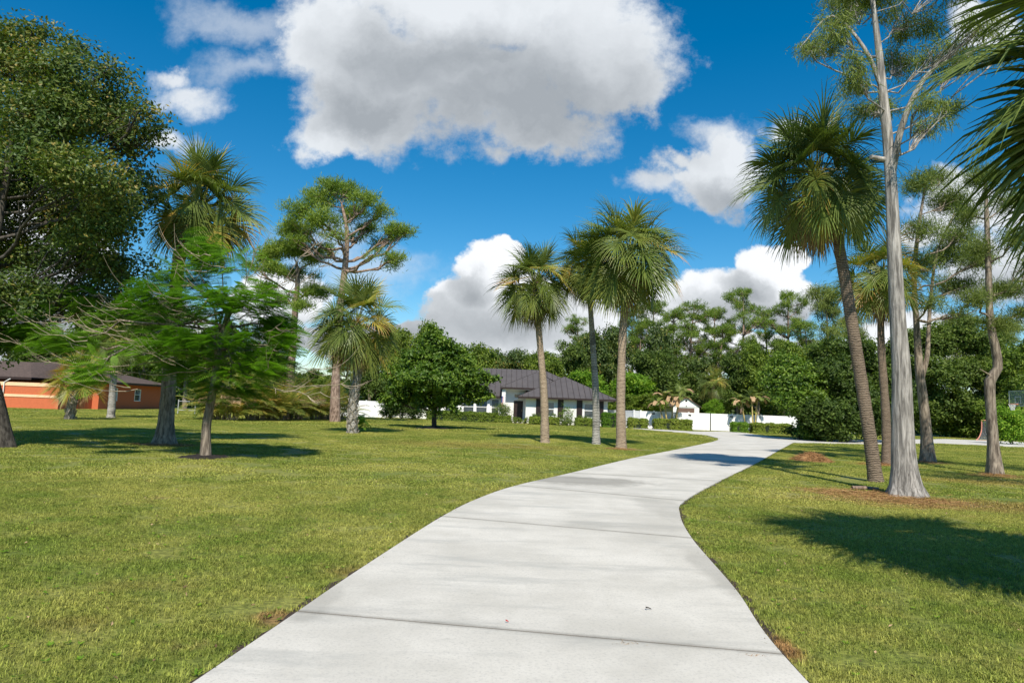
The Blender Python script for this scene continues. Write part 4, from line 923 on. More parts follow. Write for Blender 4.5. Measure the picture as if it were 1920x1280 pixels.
px_palm('palm with pale smooth trunk right of the small yellowing palm', (208, 783), (216, 655), .24, .19, 1.9, 109, tone=.35, n=28, bark_m='palm_grey', dead=3)
sabal('near cabbage palm whose dark fronds reach in at the upper right corner', (6.4, 5.2, 0), (6.4, 5.5, 4.85), .2, .17, 2.35, 110, tone=.18, n=56, nl=64, bark_m='palm_dark', dead=2, yellow=.03, lo=-35)

# ------------------------------------------------------------------ big trees
OAK = [(90, 290, 110, 60, 3), (30, 480, 100, 60, 3), (170, 380, 90, 50, 3), (100, 220, 90, 60, 3), (60, 62, 40, 26, 0), (5, 60, 50, 26, 1), (150, 98, 34, 24, 0), (205, 130, 34, 28, 0), (262, 205, 34, 22, -1), (296, 250, 26, 20, 0), (225, 170, 30, 26, 1), (20, 130, 90, 70, 0), (110, 160, 80, 65, -1), (60, 230, 120, 90, -2), (180, 220, 70, 60, 1), (240, 265, 55, 45, 0), (150, 320, 120, 70, -2), (255, 350, 50, 60, 1),
       (60, 400, 110, 80, 2), (200, 430, 80, 55, -1), (100, 500, 120, 60, 1), (225, 500, 60, 40, 0), (30, 570, 80, 60, -1), (120, 570, 80, 40, 2), (-80, 200, 120, 120, 0), (-110, 400, 130, 120, 1),
       (-60, 90, 90, 60, 1), (5, 650, 40, 45, 0), (-160, 300, 120, 150, -1), (190, 560, 60, 35, 1), (-60, 560, 110, 80, 0), (60, 330, 90, 70, 3), (150, 430, 100, 60, 3)]
mk_tree('oak_tree', 'huge spreading dark oak filling the upper left corner', 'tree', -8, 838, [(-25, 740, 0), (-45, 640, 0), (-30, 520, 0), (0, 400, 0), (20, 260, 0)], [.42, .36, .30, .20, .12, .06],
        OAK, 'oak', 'oak', 3300, 44, .13, 201, spread=.22, gaps=.12, sub=4, tone=(.25, 1.05), tw=7, r1=.36, flare=(.5, .12, 3), tr=.018)
mk_tree('pine_tree', 'tall slash pine with open rounded crown and leaning reddish trunk', 'tree', 628, 791, [(630, 700, 0), (638, 580, 0), (648, 490, 0), (650, 430, 0), (640, 380, 0)], [.46, .34, .28, .24, .17, .08],
        [(605, 372, 40, 22, 0), (645, 355, 38, 18, 2), (690, 375, 30, 18, -1), (565, 395, 30, 22, -1), (542, 425, 22, 18, 1), (600, 412, 42, 18, -2), (668, 402, 36, 16, 1), (715, 400, 18, 14, 0), (742, 430, 30, 15, 0), (555, 450, 22, 16, 0), (762, 435, 14, 9, 0), (690, 430, 20, 10, 2), (715, 455, 24, 11, 2),
         (738, 488, 20, 14, 0), (700, 478, 18, 9, -2), (575, 432, 36, 13, 2), (630, 440, 26, 10, -2), (612, 470, 22, 10, 2), (620, 350, 30, 14, 0), (670, 445, 18, 8, 3)],
        'pine', 'pine', 540, 52, .46, 202, kind='tuft', spread=.58, gaps=.45, tone=(.35, 1), sub=4, tw=9, r1=.5, shell=.25, sag=-.1, tr=.04, start=.7)
mk_tree('pine_tree', 'second slash pine, lower and darker, with flat topped crown left of the tallest pine', 'tree', 541, 786, [(545, 700, 0), (552, 600, 0), (558, 530, 0), (556, 490, 0)], [.42, .34, .28, .2, .1],
        [(545, 470, 50, 16, 0), (500, 480, 28, 15, 1), (592, 480, 24, 15, -1), (520, 505, 30, 11, -1), (560, 515, 36, 12, 1), (585, 545, 32, 13, 0), (500, 540, 20, 10, 0), (560, 572, 24, 9, -1), (478, 500, 18, 10, 1), (530, 560, 18, 8, 2)],
        'pine', 'pine', 400, 48, .46, 203, kind='tuft', spread=.58, gaps=.45, tone=(.35, 1), sub=4, tw=8, shell=.25, tr=.04, start=.7)
mk_tree('magnolia_tree', 'round glossy green magnolia with dark mulch ring, in front of the white house', 'tree', 815, 803, [(814, 775, 0), (815, 740, 0), (816, 690, 0), (817, 645, 0)], [.19, .16, .14, .10, .05],
        [(818, 650, 38, 32, 0), (798, 680, 52, 36, -.8), (842, 690, 52, 36, .5), (778, 708, 48, 30, .8), (862, 718, 48, 30, -.6), (820, 718, 75, 36, -1.6), (758, 735, 40, 26, 0), (882, 742, 36, 20, .6), (820, 752, 78, 20, 0),
         (748, 705, 28, 26, .5), (898, 702, 26, 10, 0), (738, 752, 24, 14, 0), (813, 622, 12, 16, 0), (925, 712, 14, 8, 0), (775, 672, 20, 12, 0), (815, 735, 60, 30, 1.8), (850, 660, 24, 18, .8)],
        'gloss', 'oak', 1900, 20, .26, 204, spread=.17, gaps=.42, sub=5, tone=(.15, .95), tw=5, r1=.5, tr=.03, aspect=.55, start=.25)
GREY = dict(flare=(1.15, .045, 2.5))
root, path, rad, lb = mk_tree('grey_barked_tree', 'tall pale grey trunk with fluted base and thin wispy crown, nearest tree at the right', 'tree', 1700, 930,
        [(1694, 840, 0), (1691, 700, 0), (1684, 600, 0), (1676, 450, 0), (1668, 300, 0), (1655, 170, 0), (1645, 70, 0), (1625, -80, 0)], [.27, .235, .20, .175, .15, .125, .10, .07, .04],
        [(1520, 95, 30, 14, 0), (1870, 110, 34, 16, 0), (1600, 170, 36, 16, 0), (1780, 200, 40, 14, 0), (1560, 60, 55, 45, 0), (1700, 40, 80, 45, 1), (1600, 130, 45, 35, -1), (1760, 110, 55, 40, 0), (1815, 110, 45, 35, 1), (1640, 205, 55, 25, 1), (1735, 190, 45, 30, -1), (1530, 90, 30, 22, 1), (1640, -50, 130, 60, 0),
         (1790, -50, 110, 60, 0), (1745, 235, 45, 20, 0), (1590, 20, 60, 40, 2), (1690, 110, 50, 40, 2), (1840, 50, 60, 40, -1)],
        'wispy', 'grey', 760, 36, .22, 205, kind='droop', spread=.12, sub=6, gaps=.5, tone=(.1, .9), tw=30, r1=.22, tr=.009, shell=.1, sides=20, start=.6, sag=-.1, **GREY)
fk = MB(); D_ = G(1700, 930)[1]
fk.tube(cr_spline([P(1672, 330, D_), P(1690, 240, D_-.3), P(1725, 160, D_-.5), P(1765, 120, D_-.2), P(1830, 95, D_+.3), P(1880, 60, D_+.5)], 4), np.linspace(.085, .018, 21), 10)
fk.tube(cr_spline([P(1668, 300, D_), P(1652, 298, D_), P(1633, 294, D_-.1)], 3), np.linspace(.07, .05, 7), 8)
fk.tube(cr_spline([P(1655, 170, D_), P(1620, 90, D_), P(1560, 30, D_+.5), P(1500, 90, D_+.3)], 4), np.linspace(.06, .012, 13), 6)
fk.build('fork', BARK['grey'], root)
mk_tree('forked_tree', 'rough barked tree forking into two stems, wispy crown, behind the big grey trunk', 'tree', 1740, 866, [(1736, 800, 0), (1730, 740, 0), (1724, 690, 0), (1718, 600, 0), (1714, 520, 0), (1722, 430, 0), (1735, 350, 0)], [.24, .2, .19, .17, .12, .1, .08, .04],
        [(1730, 350, 34, 30, 0), (1775, 380, 42, 26, 1), (1735, 430, 40, 24, -1), (1805, 440, 42, 22, 0), (1765, 480, 50, 20, 1), (1835, 488, 36, 18, -1), (1720, 500, 30, 20, 0), (1790, 535, 44, 18, 0), (1850, 555, 36, 14, 1), (1745, 570, 26, 14, -1), (1765, 335, 24, 14, 1), (1800, 590, 30, 12, 0)],
        'wispy', 'brown', 520, 40, .34, 206, kind='tuft', spread=.46, gaps=.45, tone=(.0, .75), tw=8, sub=3, r1=.4, tr=.02, shell=.15, flare=(.8, .06, 2.5), start=.5)
root = bpy.context.scene.collection.objects[-1]
D_ = G(1740, 866)[1]; fk = MB(); fk.tube(cr_spline([P(1727, 712, D_), P(1738, 670, D_), P(1741, 620, D_+.2), (P(1746, 550, D_+.3)), P(1758, 470, D_+.4), P(1790, 400, D_+.4)], 4), np.linspace(.12, .04, 21), 8)
fr = [o for o in bpy.data.objects if o.name.startswith('forked_tree')][0]; fk.build('second_stem', BARK['brown'], fr)
mk_tree('crooked_tree', 'crooked tree whose trunk kinks halfway up, rightmost trunk in the lawn', 'tree', 1867, 889, [(1862, 830, 0), (1858, 770, 0), (1856, 715, 0), (1871, 690, 0), (1866, 650, 0), (1856, 600, 0), (1853, 500, 0), (1850, 410, 0), (1848, 340, 0)], [.20, .16, .155, .17, .15, .14, .12, .10, .08, .04],
        [(1848, 330, 34, 24, 0), (1885, 380, 42, 26, 0), (1815, 400, 34, 18, .5), (1905, 450, 44, 22, -.5), (1838, 465, 34, 18, 0), (1905, 540, 50, 16, 0), (1950, 500, 50, 30, .5), (1870, 610, 50, 10, 0), (1915, 590, 44, 14, .5), (1828, 560, 26, 12, -.5)],
        'wispy', 'brown', 430, 40, .28, 207, kind='tuft', spread=.38, gaps=.45, tone=(.05, .75), tw=8, sub=3, r1=.4, tr=.016, shell=.15, flare=(.8, .07, 2.5), start=.5)
cr2 = [o for o in bpy.data.objects if o.name.startswith('crooked_tree')][0]; D_ = G(1867, 889)[1]
fk = MB(); fk.tube([P(1856, 703, D_), P(1846, 697, D_-.2), P(1838, 692, D_-.4)], [.035, .02, .012], 6); fk.build('snag', BARK['twig'], cr2)

for i, (x, y, h, sd_) in enumerate([(15.8, 14.2, 9.5, 231), (20.5, 20.0, 11.0, 232)]):
    rg = np.random.default_rng(sd_); rt = empty('lawn_tree', (x, y, 0), ('thin barked wispy tree beyond the right edge, nearer of two' if i == 0 else 'thin barked wispy tree beyond the right edge, farther of two'), 'tree')
    tp = cr_spline([(x, y, -.1), (x+.2, y, 3), (x-.1, y+.2, 6), (x, y, h)], 5); lb = [(np.array([x+rg.uniform(-2.2, 2.8), y+rg.uniform(-1.5, 2.5), rg.uniform(h*.5, h)]), np.array([1.1, 1.1, .45])*rg.uniform(.7, 1.2)) for _ in range(11)]
    cb_, tb_ = MB(), MB(); cp, k = leafy(cb_, lb, 420, 26, .28, rg, .25, (.1, .8), .1, .4, 'tuft'); limbs(tb_, tp, np.linspace(.22, .06, len(tp)), lb, cp, k, rg, 6, .4, .4, -.05, .016); tb_.tube(tp, np.linspace(.24, .06, len(tp)), 12)
    tb_.build('trunk', BARK['brown'], rt); cb_.build('crown', LEAF['wispy'], rt)
# feathery tree with bare twigs
def ferns(mb, p, d, L, rng, pairs=11, pin=.10, w=.022, tone=.5):
    n = len(p); side = unit(np.cross(d, [0, 0, 1.0])+1e-6); up = np.cross(side, d)
    roll = rng.normal(0, .35, n)[:, None]; side = unit(side*np.cos(roll)+up*np.sin(roll)); up = np.cross(side, d)
    L = np.broadcast_to(L, (n,))[:, None]
    for j in range(pairs):
        t = (j+.7)/pairs; o = p+d*L*t+np.array([0, 0, -1.0])*(L*.28*t*t); tl = pin*math.sin(math.pi*(.2+.72*t))**.6
        for sg in (-1, 1):
            a = unit(side*sg+d*.45+np.array([0, 0, -.18])); e = o+a*tl*(L/.45); ww = d*w*(L/.45)
            v = np.stack([o-ww*.35, o+ww*.35, o*.35+e*.65+ww*.55, e, o*.35+e*.65-ww*.55], 1)
            i = np.arange(n)[:, None]*5; mb.add(v.reshape(-1, 3), i+np.array([[0, 1, 2, 3, 4]]), np.clip(tone+rng.normal(0, .07, n), 0, 1))
def poinciana():
    rng = np.random.default_rng(210); base = G(386, 857); D = base[1]
    root = empty('feathery_tree', base, 'low wide tree with bright feathery leaves and many bare curved twigs', 'tree')
    tr = cr_spline([base-[0, 0, .1], P(387, 800, D), P(394, 760, D), P(401, 720, D), P(408, 670, D), P(424, 600, D), P(436, 560, D)], 5)
    tb = MB(); t = np.linspace(0, 1, len(tr)); tb.tube(tr, np.interp(t, [0, .12, .4, 1], [.165, .125, .11, .06]), 12)
    spec = [(415, 490, 55, 22, 0), (350, 520, 60, 20, .6), (470, 560, 65, 22, -.4), (400, 570, 80, 20, -.8), (320, 590, 80, 18, .5), (475, 620, 70, 22, .6), (380, 640, 95, 20, -1), (455, 690, 70, 20, -.6), (350, 690, 50, 16, .6),
            (240, 590, 60, 18, .4), (70, 590, 42, 18, 0), (50, 630, 40, 14, .5), (130, 640, 60, 14, -.5), (505, 600, 36, 22, .2), (430, 730, 62, 18, 0), (320, 650, 70, 16, -.6), (185, 700, 40, 14, -1.2), (500, 680, 40, 20, .8), (395, 470, 30, 18, .3),
            (300, 560, 50, 16, -1), (440, 650, 80, 20, 1.2), (170, 560, 40, 10, 1), (520, 640, 30, 16, -.3)]
    lb = lobes_px(spec, D); cb = MB(); tw = MB()
    hub = [tr[int(len(tr)*q)] for q in (.62, .7, .8, .9, .99)]
    for (c, r) in lb:
        a = hub[rng.integers(0, 5)]; path = curve(a, c, -.05 if c[2] > a[2] else .06, 7, rng, .04); tb.tube(path, np.linspace(.045, .014, 7), 6, cap=False)
        n = int(150*r[0]*max(r[2], .25)/.35)+50; o = c+rdir(n, rng)*r*rng.random(n)[:, None]**.4
        o[:, 2] += rng.normal(0, .16, n); dh = unit(unit((o-tr[-1])*np.array([1, 1, 0]))*.9+rng.normal(size=(n, 3))*np.array([.5, .5, .22])+np.array([0, 0, .12]))
        ferns(cb, o, dh, rng.uniform(.40, .70, n), rng, 14, .12, .0165, tone=rng.uniform(.3, .7))
    # bare twigs
    for i in range(60):
        if i < 36: c = lb[rng.choice([4, 9, 12, 16, 15, 21, 10, 19])][0]+rng.normal(size=3)*.25+[.35, -rng.uniform(.0, .8), -.1]
        else: c = lb[rng.choice([2, 5, 13, 17, 22, 0])][0]+rng.normal(size=3)*.25+[0, -rng.uniform(.2, 1.0), 0]
        out = unit((c-tr[-1])*np.array([1, 1, 0])+rng.normal(size=3)*np.array([.3, .5, 0])); L = rng.uniform(.8, 1.7)
        a = c-out*L*.5-[0, 0, .15]; b1 = a+out*L+np.array([0, 0, rng.uniform(.1, .75)]); pth = curve(a, b1, -.13, 7, rng, .02)
        tw.tube(pth, np.linspace(.012, .004, 7), 4, cap=False)
        for q in range(2):
            s_ = pth[rng.integers(2, 6)]; tw.tube(curve(s_, s_+unit(out+rng.normal(size=3)*.5)*rng.uniform(.3, .6)+[0, 0, .15], -.15, 5), np.linspace(.007, .003, 5), 3, cap=False)
    for (a, c_) in [((430, 600), (600, 500)), ((430, 640), (620, 690)), ((440, 680), (600, 735)), ((425, 610), (480, 470)), ((400, 640), (110, 590)), ((395, 660), (20, 640)), ((400, 620), (240, 540)), ((420, 580), (330, 470)), ((425, 590), (590, 460)), ((440, 690), (640, 720)), ((395, 690), (160, 680)), ((400, 720), (560, 700))]:
        p0_, p1_ = P(a[0], a[1], D), P(c_[0], c_[1], D+rng.uniform(-1.7, .3)); pth = curve(p0_, p1_, -.09, 9, rng, .012); tw.tube(pth, np.linspace(.018, .006, 9), 5, cap=False)
        for q in range(7):
            s_ = pth[rng.integers(3, 9)]; d = unit(p1_-p0_+rng.normal(size=3)*1.2*np.array([1, 1, .6])); tw.tube(curve(s_, s_+d*rng.uniform(.4, 1.0)+[0, 0, .2], -.14, 6), np.linspace(.012, .004, 6), 4, cap=False)
    tb.build('trunk', BARK['brown'], root); cb.build('crown', LEAF['fern'], root); tw.build('bare_twigs', BARK['twig'], root)
poinciana()

# mulch rings, straw mound, log
def mound(name, label, cat, px, py, rx, ry, h, mat, seed, straw=0, kind=None):
    rng = np.random.default_rng(seed); c = G(px, py); k, m_ = 36, 10; v = [[c[0], c[1], h]]
    for i in range(1, m_+1):
        for j in range(k):
            a = j/k*2*math.pi; r = i/m_*(1+.12*math.sin(3*a+seed)+.08*math.sin(7*a)); v.append([c[0]+rx*r*math.cos(a), c[1]+ry*r*math.sin(a), max(-.01, h*(1-(i/m_)**1.6)+rng.normal(0, .02)*(i < m_)*(h > .1 or .6))-(.02 if i == m_ else 0)])
    mb = MB(); mb.add(v, [[0, 1+j, 1+(j+1) % k] for j in range(k)], .4, True); mb.v.append(np.zeros((0, 3)))
    f = [[1+(i-1)*k+j, 1+i*k+j, 1+i*k+(j+1) % k, 1+(i-1)*k+(j+1) % k] for i in range(1, m_) for j in range(k)]
    mb.n -= len(v); mb.add(np.zeros((0, 3)), []); mb.f.append(np.array(f)); mb.t.append(rng.uniform(.2, .7, len(f)).astype(np.float32)); mb.sm.append(np.full(len(f), True)); mb.n += len(v)
    if straw:
        a = rng.uniform(0, 6.28, straw); r = np.sqrt(rng.random(straw))*1.12; z = np.maximum(h*(1-np.minimum(r, 1)**1.6), 0)+.015
        p = np.c_[c[0]+rx*r*np.cos(a), c[1]+ry*r*np.sin(a), z]; d = unit(rng.normal(size=(straw, 3))*np.array([1, 1, .3])); needles(mb, p, d, .22, .012, rng.random(straw), rng)
    return tag(mb.build(name, mat), label, cat, kind=kind)
mound('mulch_ring', 'dark mulch ring under the feathery tree', 'mulch', 386, 857, .75, .85, .07, MULCH, 1)
mound('mulch_ring', 'dark mulch ring under the magnolia', 'mulch', 815, 803, 1.35, 2.2, .12, MULCH, 2)
mound('straw_mound', 'low reddish brown heap of pine straw in the grass beside the driveway', 'mound', 1521, 864, .68, .8, .32, STRAWM, 3, 2500)
rng = np.random.default_rng(77); lt = MB()
for (px, py, rx, ry, n) in [(1700, 940, 1.3, .8, 1300), (1600, 925, 1.2, .7, 1100), (1663, 871, .9, .6, 700), (1742, 867, .6, .5, 400), (1867, 891, .6, .5, 500), (308, 835, 1.1, .7, 900), (1165, 842, .6, .5, 200)]:
    c = G(px, py); q = rng.normal(size=(n, 2))*.55; p = np.c_[c[0]+q[:, 0]*rx, c[1]+q[:, 1]*ry, rng.uniform(.02, .06, n)]
    needles(lt, p, unit(rng.normal(size=(n, 3))*np.array([1, 1, .15])), .16, .007, rng.random(n), rng)
tag(lt.build('pine_litter', STRAWM), 'scattered reddish needles lying in the grass round the trunks', 'litter', kind='stuff')
fl2 = MB(); rg = np.random.default_rng(55); y = rg.uniform(3, 30, 900)**1.0; x = rg.uniform(-.95, .95, 900)*y; pz = np.c_[x, y, rg.uniform(.02, .045, 900)]; pz = pz[~in_drive(pz)]; n = len(pz)
cards(fl2, pz, unit(rg.normal(size=(n, 3))*.5+[0, 0, 1]), rg.uniform(.02, .05, n), .02, rg.random(n), rg)
tag(fl2.build('leaf_litter', LEAF['dead']), 'tiny dry leaves strewn through the lawn grass', 'litter', kind='stuff')
lo_ = MB(); c = G(1625, 918)
for (dx, dy, L_, r, a) in [(-.1, 0, .55, .045, .1), (.15, .12, .4, .035, -.15), (-.2, .1, .3, .03, .4)]:
    d = np.array([math.cos(a), math.sin(a), 0]); o = c+[dx, dy, r]; lo_.tube([o-d*L_/2, o, o+d*L_/2], [r, r*1.1, r*.8], 8)
tag(lo_.build('fallen_branch', BARK['pine']), 'weathered broken branch pieces lying left of the grey tree', 'branch')
# roots at the base of the orange fronded palm
# ------------------------------------------------------------------ areca hedge, small palms
def areca(label, p, h, n, seed, tone=.62, spread=.5, group='areca palms in a row'):
    rng = np.random.default_rng(seed); r_ = empty('areca_palm', (p[0], p[1], 0), label, 'palm', group); mb = MB(); st_ = MB(); db = MB()
    for i in range(n):
        a = rng.uniform(0, 6.28); rr = spread*rng.random(); b0 = np.array([p[0]+rr*math.cos(a), p[1]+rr*math.sin(a), 0]); hs_ = h*rng.uniform(.0, .3); b1 = b0+[.15*math.cos(a), .15*math.sin(a), hs_]
        st_.tube([b0, b1], [.035, .025], 5, cap=False); az = a+rng.normal(0, .5)
        tn = rng.choice([tone-.15, tone, tone+.12, .8, .95], p=[.3, .3, .2, .12, .08])
        pinnate(mb, b1, az, R(rng.uniform(18, 85)), h*rng.uniform(.75, 1.05), rng, 26, h*.25, g=.13, tone=float(tn), hang=.5, w=.021)
    for i in range(8):
        az = rng.uniform(3.3, 6.1); pinnate(db, (p[0], p[1], h*.55), az, R(30), h*.6, rng, 14, h*.2, g=.3, tone=rng.uniform(.4, 1), hang=1.2)
    st_.build('stems', BARK['twig'], r_); mb.build('crown', LEAF['frond'], r_); db.build('dead_fronds', LEAF['dead'], r_)
    return r_
protos = [areca('areca palm clump, first at the left end of the row', G(392, 786), 2.7, 26, 300), areca('areca palm clump, second from the left end of the row', G(412, 787), 2.9, 28, 301), areca('areca palm clump, third from the left end of the row', G(434, 788), 2.6, 26, 302)]
ordn = ['fourth', 'fifth', 'sixth', 'seventh', 'eighth', 'ninth', 'tenth', 'eleventh', 'twelfth', 'thirteenth', 'fourteenth']
rng = np.random.default_rng(9)
for i, px in enumerate([455, 476, 496, 514, 532, 550, 566, 583, 600, 616, 640]):
    c = copy_tree(protos[i % 3]); q = G(px, 788.5-(px-455)*.012); c.location = (q[0], q[1]+rng.uniform(-.6, 1.2), 0); c.rotation_euler = (0, 0, rng.uniform(0, 6)); s_ = rng.uniform(.85, 1.1); c.scale = (s_, s_, s_)
    c['label'] = 'areca palm clump, %s from the left end of the row' % ordn[i]
def small_palm(label, bases, tops, seed, L=1.55, n=11, group='yellow stemmed palms by the fence'):
    rng = np.random.default_rng(seed); r_ = empty('slender_palm', (bases[0][0], bases[0][1], 0), label, 'palm', group); st_, mb, db = MB(), MB(), MB()
    for b0, t0 in zip(bases, tops):
        st_.tube(cr_spline([b0, (np.array(b0)*.5+np.array(t0)*.5)+rng.normal(0, .06, 3), t0], 4), np.linspace(.10, .055, 9), 8, tone=.5)
        for i in range(n): pinnate(mb, t0, i*2.4+rng.normal(0, .2), R(rng.uniform(15, 80)), L*rng.uniform(.75, 1.05), rng, 20, .42, g=.22, tone=rng.uniform(.3, .6), hang=.9, w=.035)
        for i in range(4): pinnate(db, t0, rng.uniform(0, 6.28), R(rng.uniform(10, 60)), L*rng.uniform(.8, 1.1), rng, 22, .40, g=.26, tone=rng.uniform(.75, 1), hang=1.6, w=.04)
    st_.build('stems', plain('yellow_stem_%d' % seed, (.42, .33, .12), .6, .35, 4), r_); mb.build('crown', LEAF['frond'], r_); db.build('dead_fronds', LEAF['dead'], r_)
y_ = 70.2
small_palm('clump of slender palms with drooping grey fronds, in front of the shed left side', [P(a, 806, y_)*[1, 1, 0] for a in (1252, 1258, 1246, 1262)], [P(1246, 750, y_), P(1262, 742, y_), P(1236, 757, y_), P(1276, 738, y_+.5)], 400)
small_palm('single slender palm with curved stem rising from the hedge before the shed', [P(1266, 806, 69.0)*[1, 1, 0]], [P(1274, 752, 69.0)], 401, n=6)
small_palm('leaning slender palm, left one of the pair right of the gate', [P(1401, 812, y_)*[1, 1, 0]], [P(1390, 757, y_)], 402)
small_palm('upright slender palm with twin yellow stems, right one of the pair beside the gate', [P(1412, 812, 68.9)*[1, 1, 0], P(1416, 812, y_)*[1, 1, 0]], [P(1409, 748, 69.4), P(1420, 750, y_)], 403)

# ------------------------------------------------------------------ bushes at the right
BUSHD = G(1560, 826)[1]  # one bush split in two; shade on its right part painted as darker leaves
mk_tree('spreading_bush', 'big dark green bush, leaves darkened further for shade, behind the leaning palm and grey trunk', 'bush', 1590, 828, [(1590, 790, 0), (1588, 740, 0), (1585, 700, 0)], [.3, .22, .15, .08],
        [(1560, 705, 50, 42, 0), (1600, 750, 50, 55, -1), (1550, 775, 56, 34, -2), (1620, 795, 40, 30, 0), (1545, 668, 36, 24, 2), (1575, 800, 56, 24, -2), (1650, 740, 40, 50, 2), (1660, 790, 36, 34, 0), (1640, 690, 36, 30, 3), (1610, 660, 30, 26, 2), (1680, 760, 30, 50, 3), (1565, 655, 30, 22, 2), (1530, 800, 34, 26, 0), (1505, 812, 26, 14, 1)],
        'dark', 'brown', 2300, 24, .27, 501, spread=.24, gaps=.3, sub=5, tone=(.0, .8), tw=3, shell=.55, crown='foliage')
mk_tree('spreading_bush', 'lighter yellow green bush left of the big dark one, hanging over the fence end', 'bush', 1500, 824, [(1500, 790, 0), (1497, 745, 0), (1495, 710, 0)], [.25, .18, .12, .06],
        [(1500, 715, 44, 34, -1), (1468, 730, 32, 28, 0), (1492, 762, 38, 22, -2), (1530, 790, 30, 26, -1), (1450, 700, 26, 18, 2), (1480, 685, 34, 22, 2), (1515, 750, 40, 36, -2), (1535, 812, 36, 14, -1)],
        'gloss', 'brown', 1500, 24, .28, 505, spread=.24, gaps=.35, sub=5, tone=(.25, 1.1), tw=3, shell=.55, crown='foliage')
mk_tree('broad_dense_tree', 'dense dark bluish green domed tree behind the forked and crooked trunks', 'tree', 1790, 819, [(1790, 780, 0), (1790, 720, 0), (1790, 680, 0)], [.4, .3, .2, .1],
        [(1730, 645, 50, 32, 0), (1790, 630, 52, 34, 0), (1842, 645, 44, 32, 1), (1765, 700, 66, 42, -2), (1840, 705, 60, 42, -1), (1710, 715, 50, 48, 1), (1800, 765, 76, 38, -2), (1730, 775, 44, 36, -1), (1870, 760, 50, 40, 1)],
        'dark', 'brown', 2400, 24, .36, 502, spread=.32, gaps=.3, sub=4, tone=(.25, 1), tw=3, shell=.6, aspect=.6)
mk_tree('broad_dense_tree', 'mid green leafy tree at the right edge behind the basketball hoop', 'tree', 1925, 826, [(1925, 780, 0), (1925, 720, 0)], [.35, .25, .12],
        [(1890, 690, 40, 34, 0), (1940, 670, 50, 38, 0), (1920, 730, 50, 40, -2), (1880, 775, 46, 32, -2), (1960, 770, 60, 44, 0), (1915, 800, 50, 20, -3), (1990, 720, 60, 50, 1)],
        'broad', 'brown', 1700, 22, .36, 503, spread=.32, gaps=.3, sub=4, tone=(.1, .75), tw=3, shell=.6)
sp = G(1752, 822); shrub('yellow green leafy shrub just right of the forked tree trunk', (sp[0]-.5, sp[1]-12), 1.9, 3.5, 504, 'bright', n=300, per=18, size=.24, tone=(.1, .95))
for i, (px, h, wd_) in enumerate([(1792, 2.6, 2.6), (1815, 2.0, 2.2), (1880, 1.9, 2.6), (1905, 2.2, 2.6)]):
    q = P(px, 800, 86); shrub('low green shrub at the court edge, %s from the left' % ('first', 'second', 'third', 'fourth')[i], (q[0], 86), wd_, h, 510+i, 'broad', n=150, per=16, size=.36, tone=(.2, .7), group='shrubs behind the court')
sp = G(672, 809); rng = np.random.default_rng(520); fr_ = empty('fern_clump', (sp[0]+.15, sp[1]-.25, 0), 'small bright fern growing at the foot of the booted palm', 'fern'); mb = MB()
for i in range(22): pinnate(mb, (sp[0]+.12+rng.normal(0, .08), sp[1]-.2, rng.uniform(.1, .7)), rng.uniform(0, 6.28), R(rng.uniform(10, 70)), .6, rng, 14, .16, g=.2, tone=rng.uniform(.5, .8), hang=.4, w=.02)
mb.build('crown', LEAF['bright'], fr_)
for i, (px, wd_, h) in enumerate([(732, 1.3, 2.6), (752, 1.4, 3.2), (772, 1.3, 2.4)]):
    q = P(px, 790, 72.5); shrub('dark shrub left of the magnolia trunk, %s of three' % ('leftmost', 'middle', 'rightmost')[i], (q[0], 72.5), wd_, h, 530+i, 'dark', n=230, per=18, size=.2, tone=(.0, .6), group='dark shrubs beside the magnolia')
# rails near the terracotta house
rl = empty('rail_gate', (*P(345, 765, 62)[:2], 0), 'low grey metal rail gate right of the terracotta house', 'gate'); q = MB(); a, c_ = P(334, 765, 62), P(366, 765, 62)
GALV = plain('galvanised', (.42, .43, .42), .5, .1, 6, metal=.3)
for z_ in (.35, 1.15): q.tube([(a[0], 62, z_), (c_[0], 62, z_)], .03, 6)
q.build('rail', GALV, rl)
for p in (a, c_): q = MB(); q.tube([(p[0], 62, 0), (p[0], 62, 1.3)], .05, 8); q.build('post', GALV, rl)

# ------------------------------------------------------------------ hoop and rebounder
D = 50.0; hc = P(1898, 757, D); hoop = empty('basketball_hoop', (hc[0]+2.05, D, 0), 'basketball hoop with clear backboard and orange rim at the right edge', 'basketball hoop')
ang = R(-1); Mx = Matrix.Translation((hc[0], hc[1], hc[2])) @ Matrix.Rotation(ang, 4, 'Z')       # local +x goes from rim centre towards the board
def T(p): q = Mx @ Vector(p); return (q.x, q.y, q.z)
ACR, nt, b_, o_ = new_mat('clear_board'); b_.inputs['Base Color'].default_value = (.5, .6, .5, 1); b_.inputs['Alpha'].default_value = .22; b_.inputs['Roughness'].default_value = .05
q = MB(); q.box(.42, .44, -.9, .9, -.12, .95, mat=Mx); bo = q.build('backboard', ACR, hoop)
q = MB()
for (y0, y1, z0, z1) in [(-.93, .93, .95, .99), (-.93, .93, -.16, -.12), (-.93, -.9, -.12, .95), (.9, .93, -.12, .95)]: q.box(.415, .445, y0, y1, z0, z1, mat=Mx)
for (y0, y1, z0, z1) in [(-.3, .3, .50, .55), (-.3, .3, .05, .10), (-.3, -.25, .10, .50), (.25, .3, .10, .50)]: q.box(.40, .415, y0, y1, z0, z1, mat=Mx)
q.build('frame', plain('board_frame', (.55, .58, .56), .5, .05, 5), bo)
th = np.linspace(0, 2*math.pi, 21); q = MB(); q.tube([T((.235*math.cos(t), .235*math.sin(t), 0)) for t in th], .018, 6, cap=False); q.box(.22, .42, -.08, .08, -.04, .02, mat=Mx); ri = q.build('rim', REDM, hoop)
q = MB()
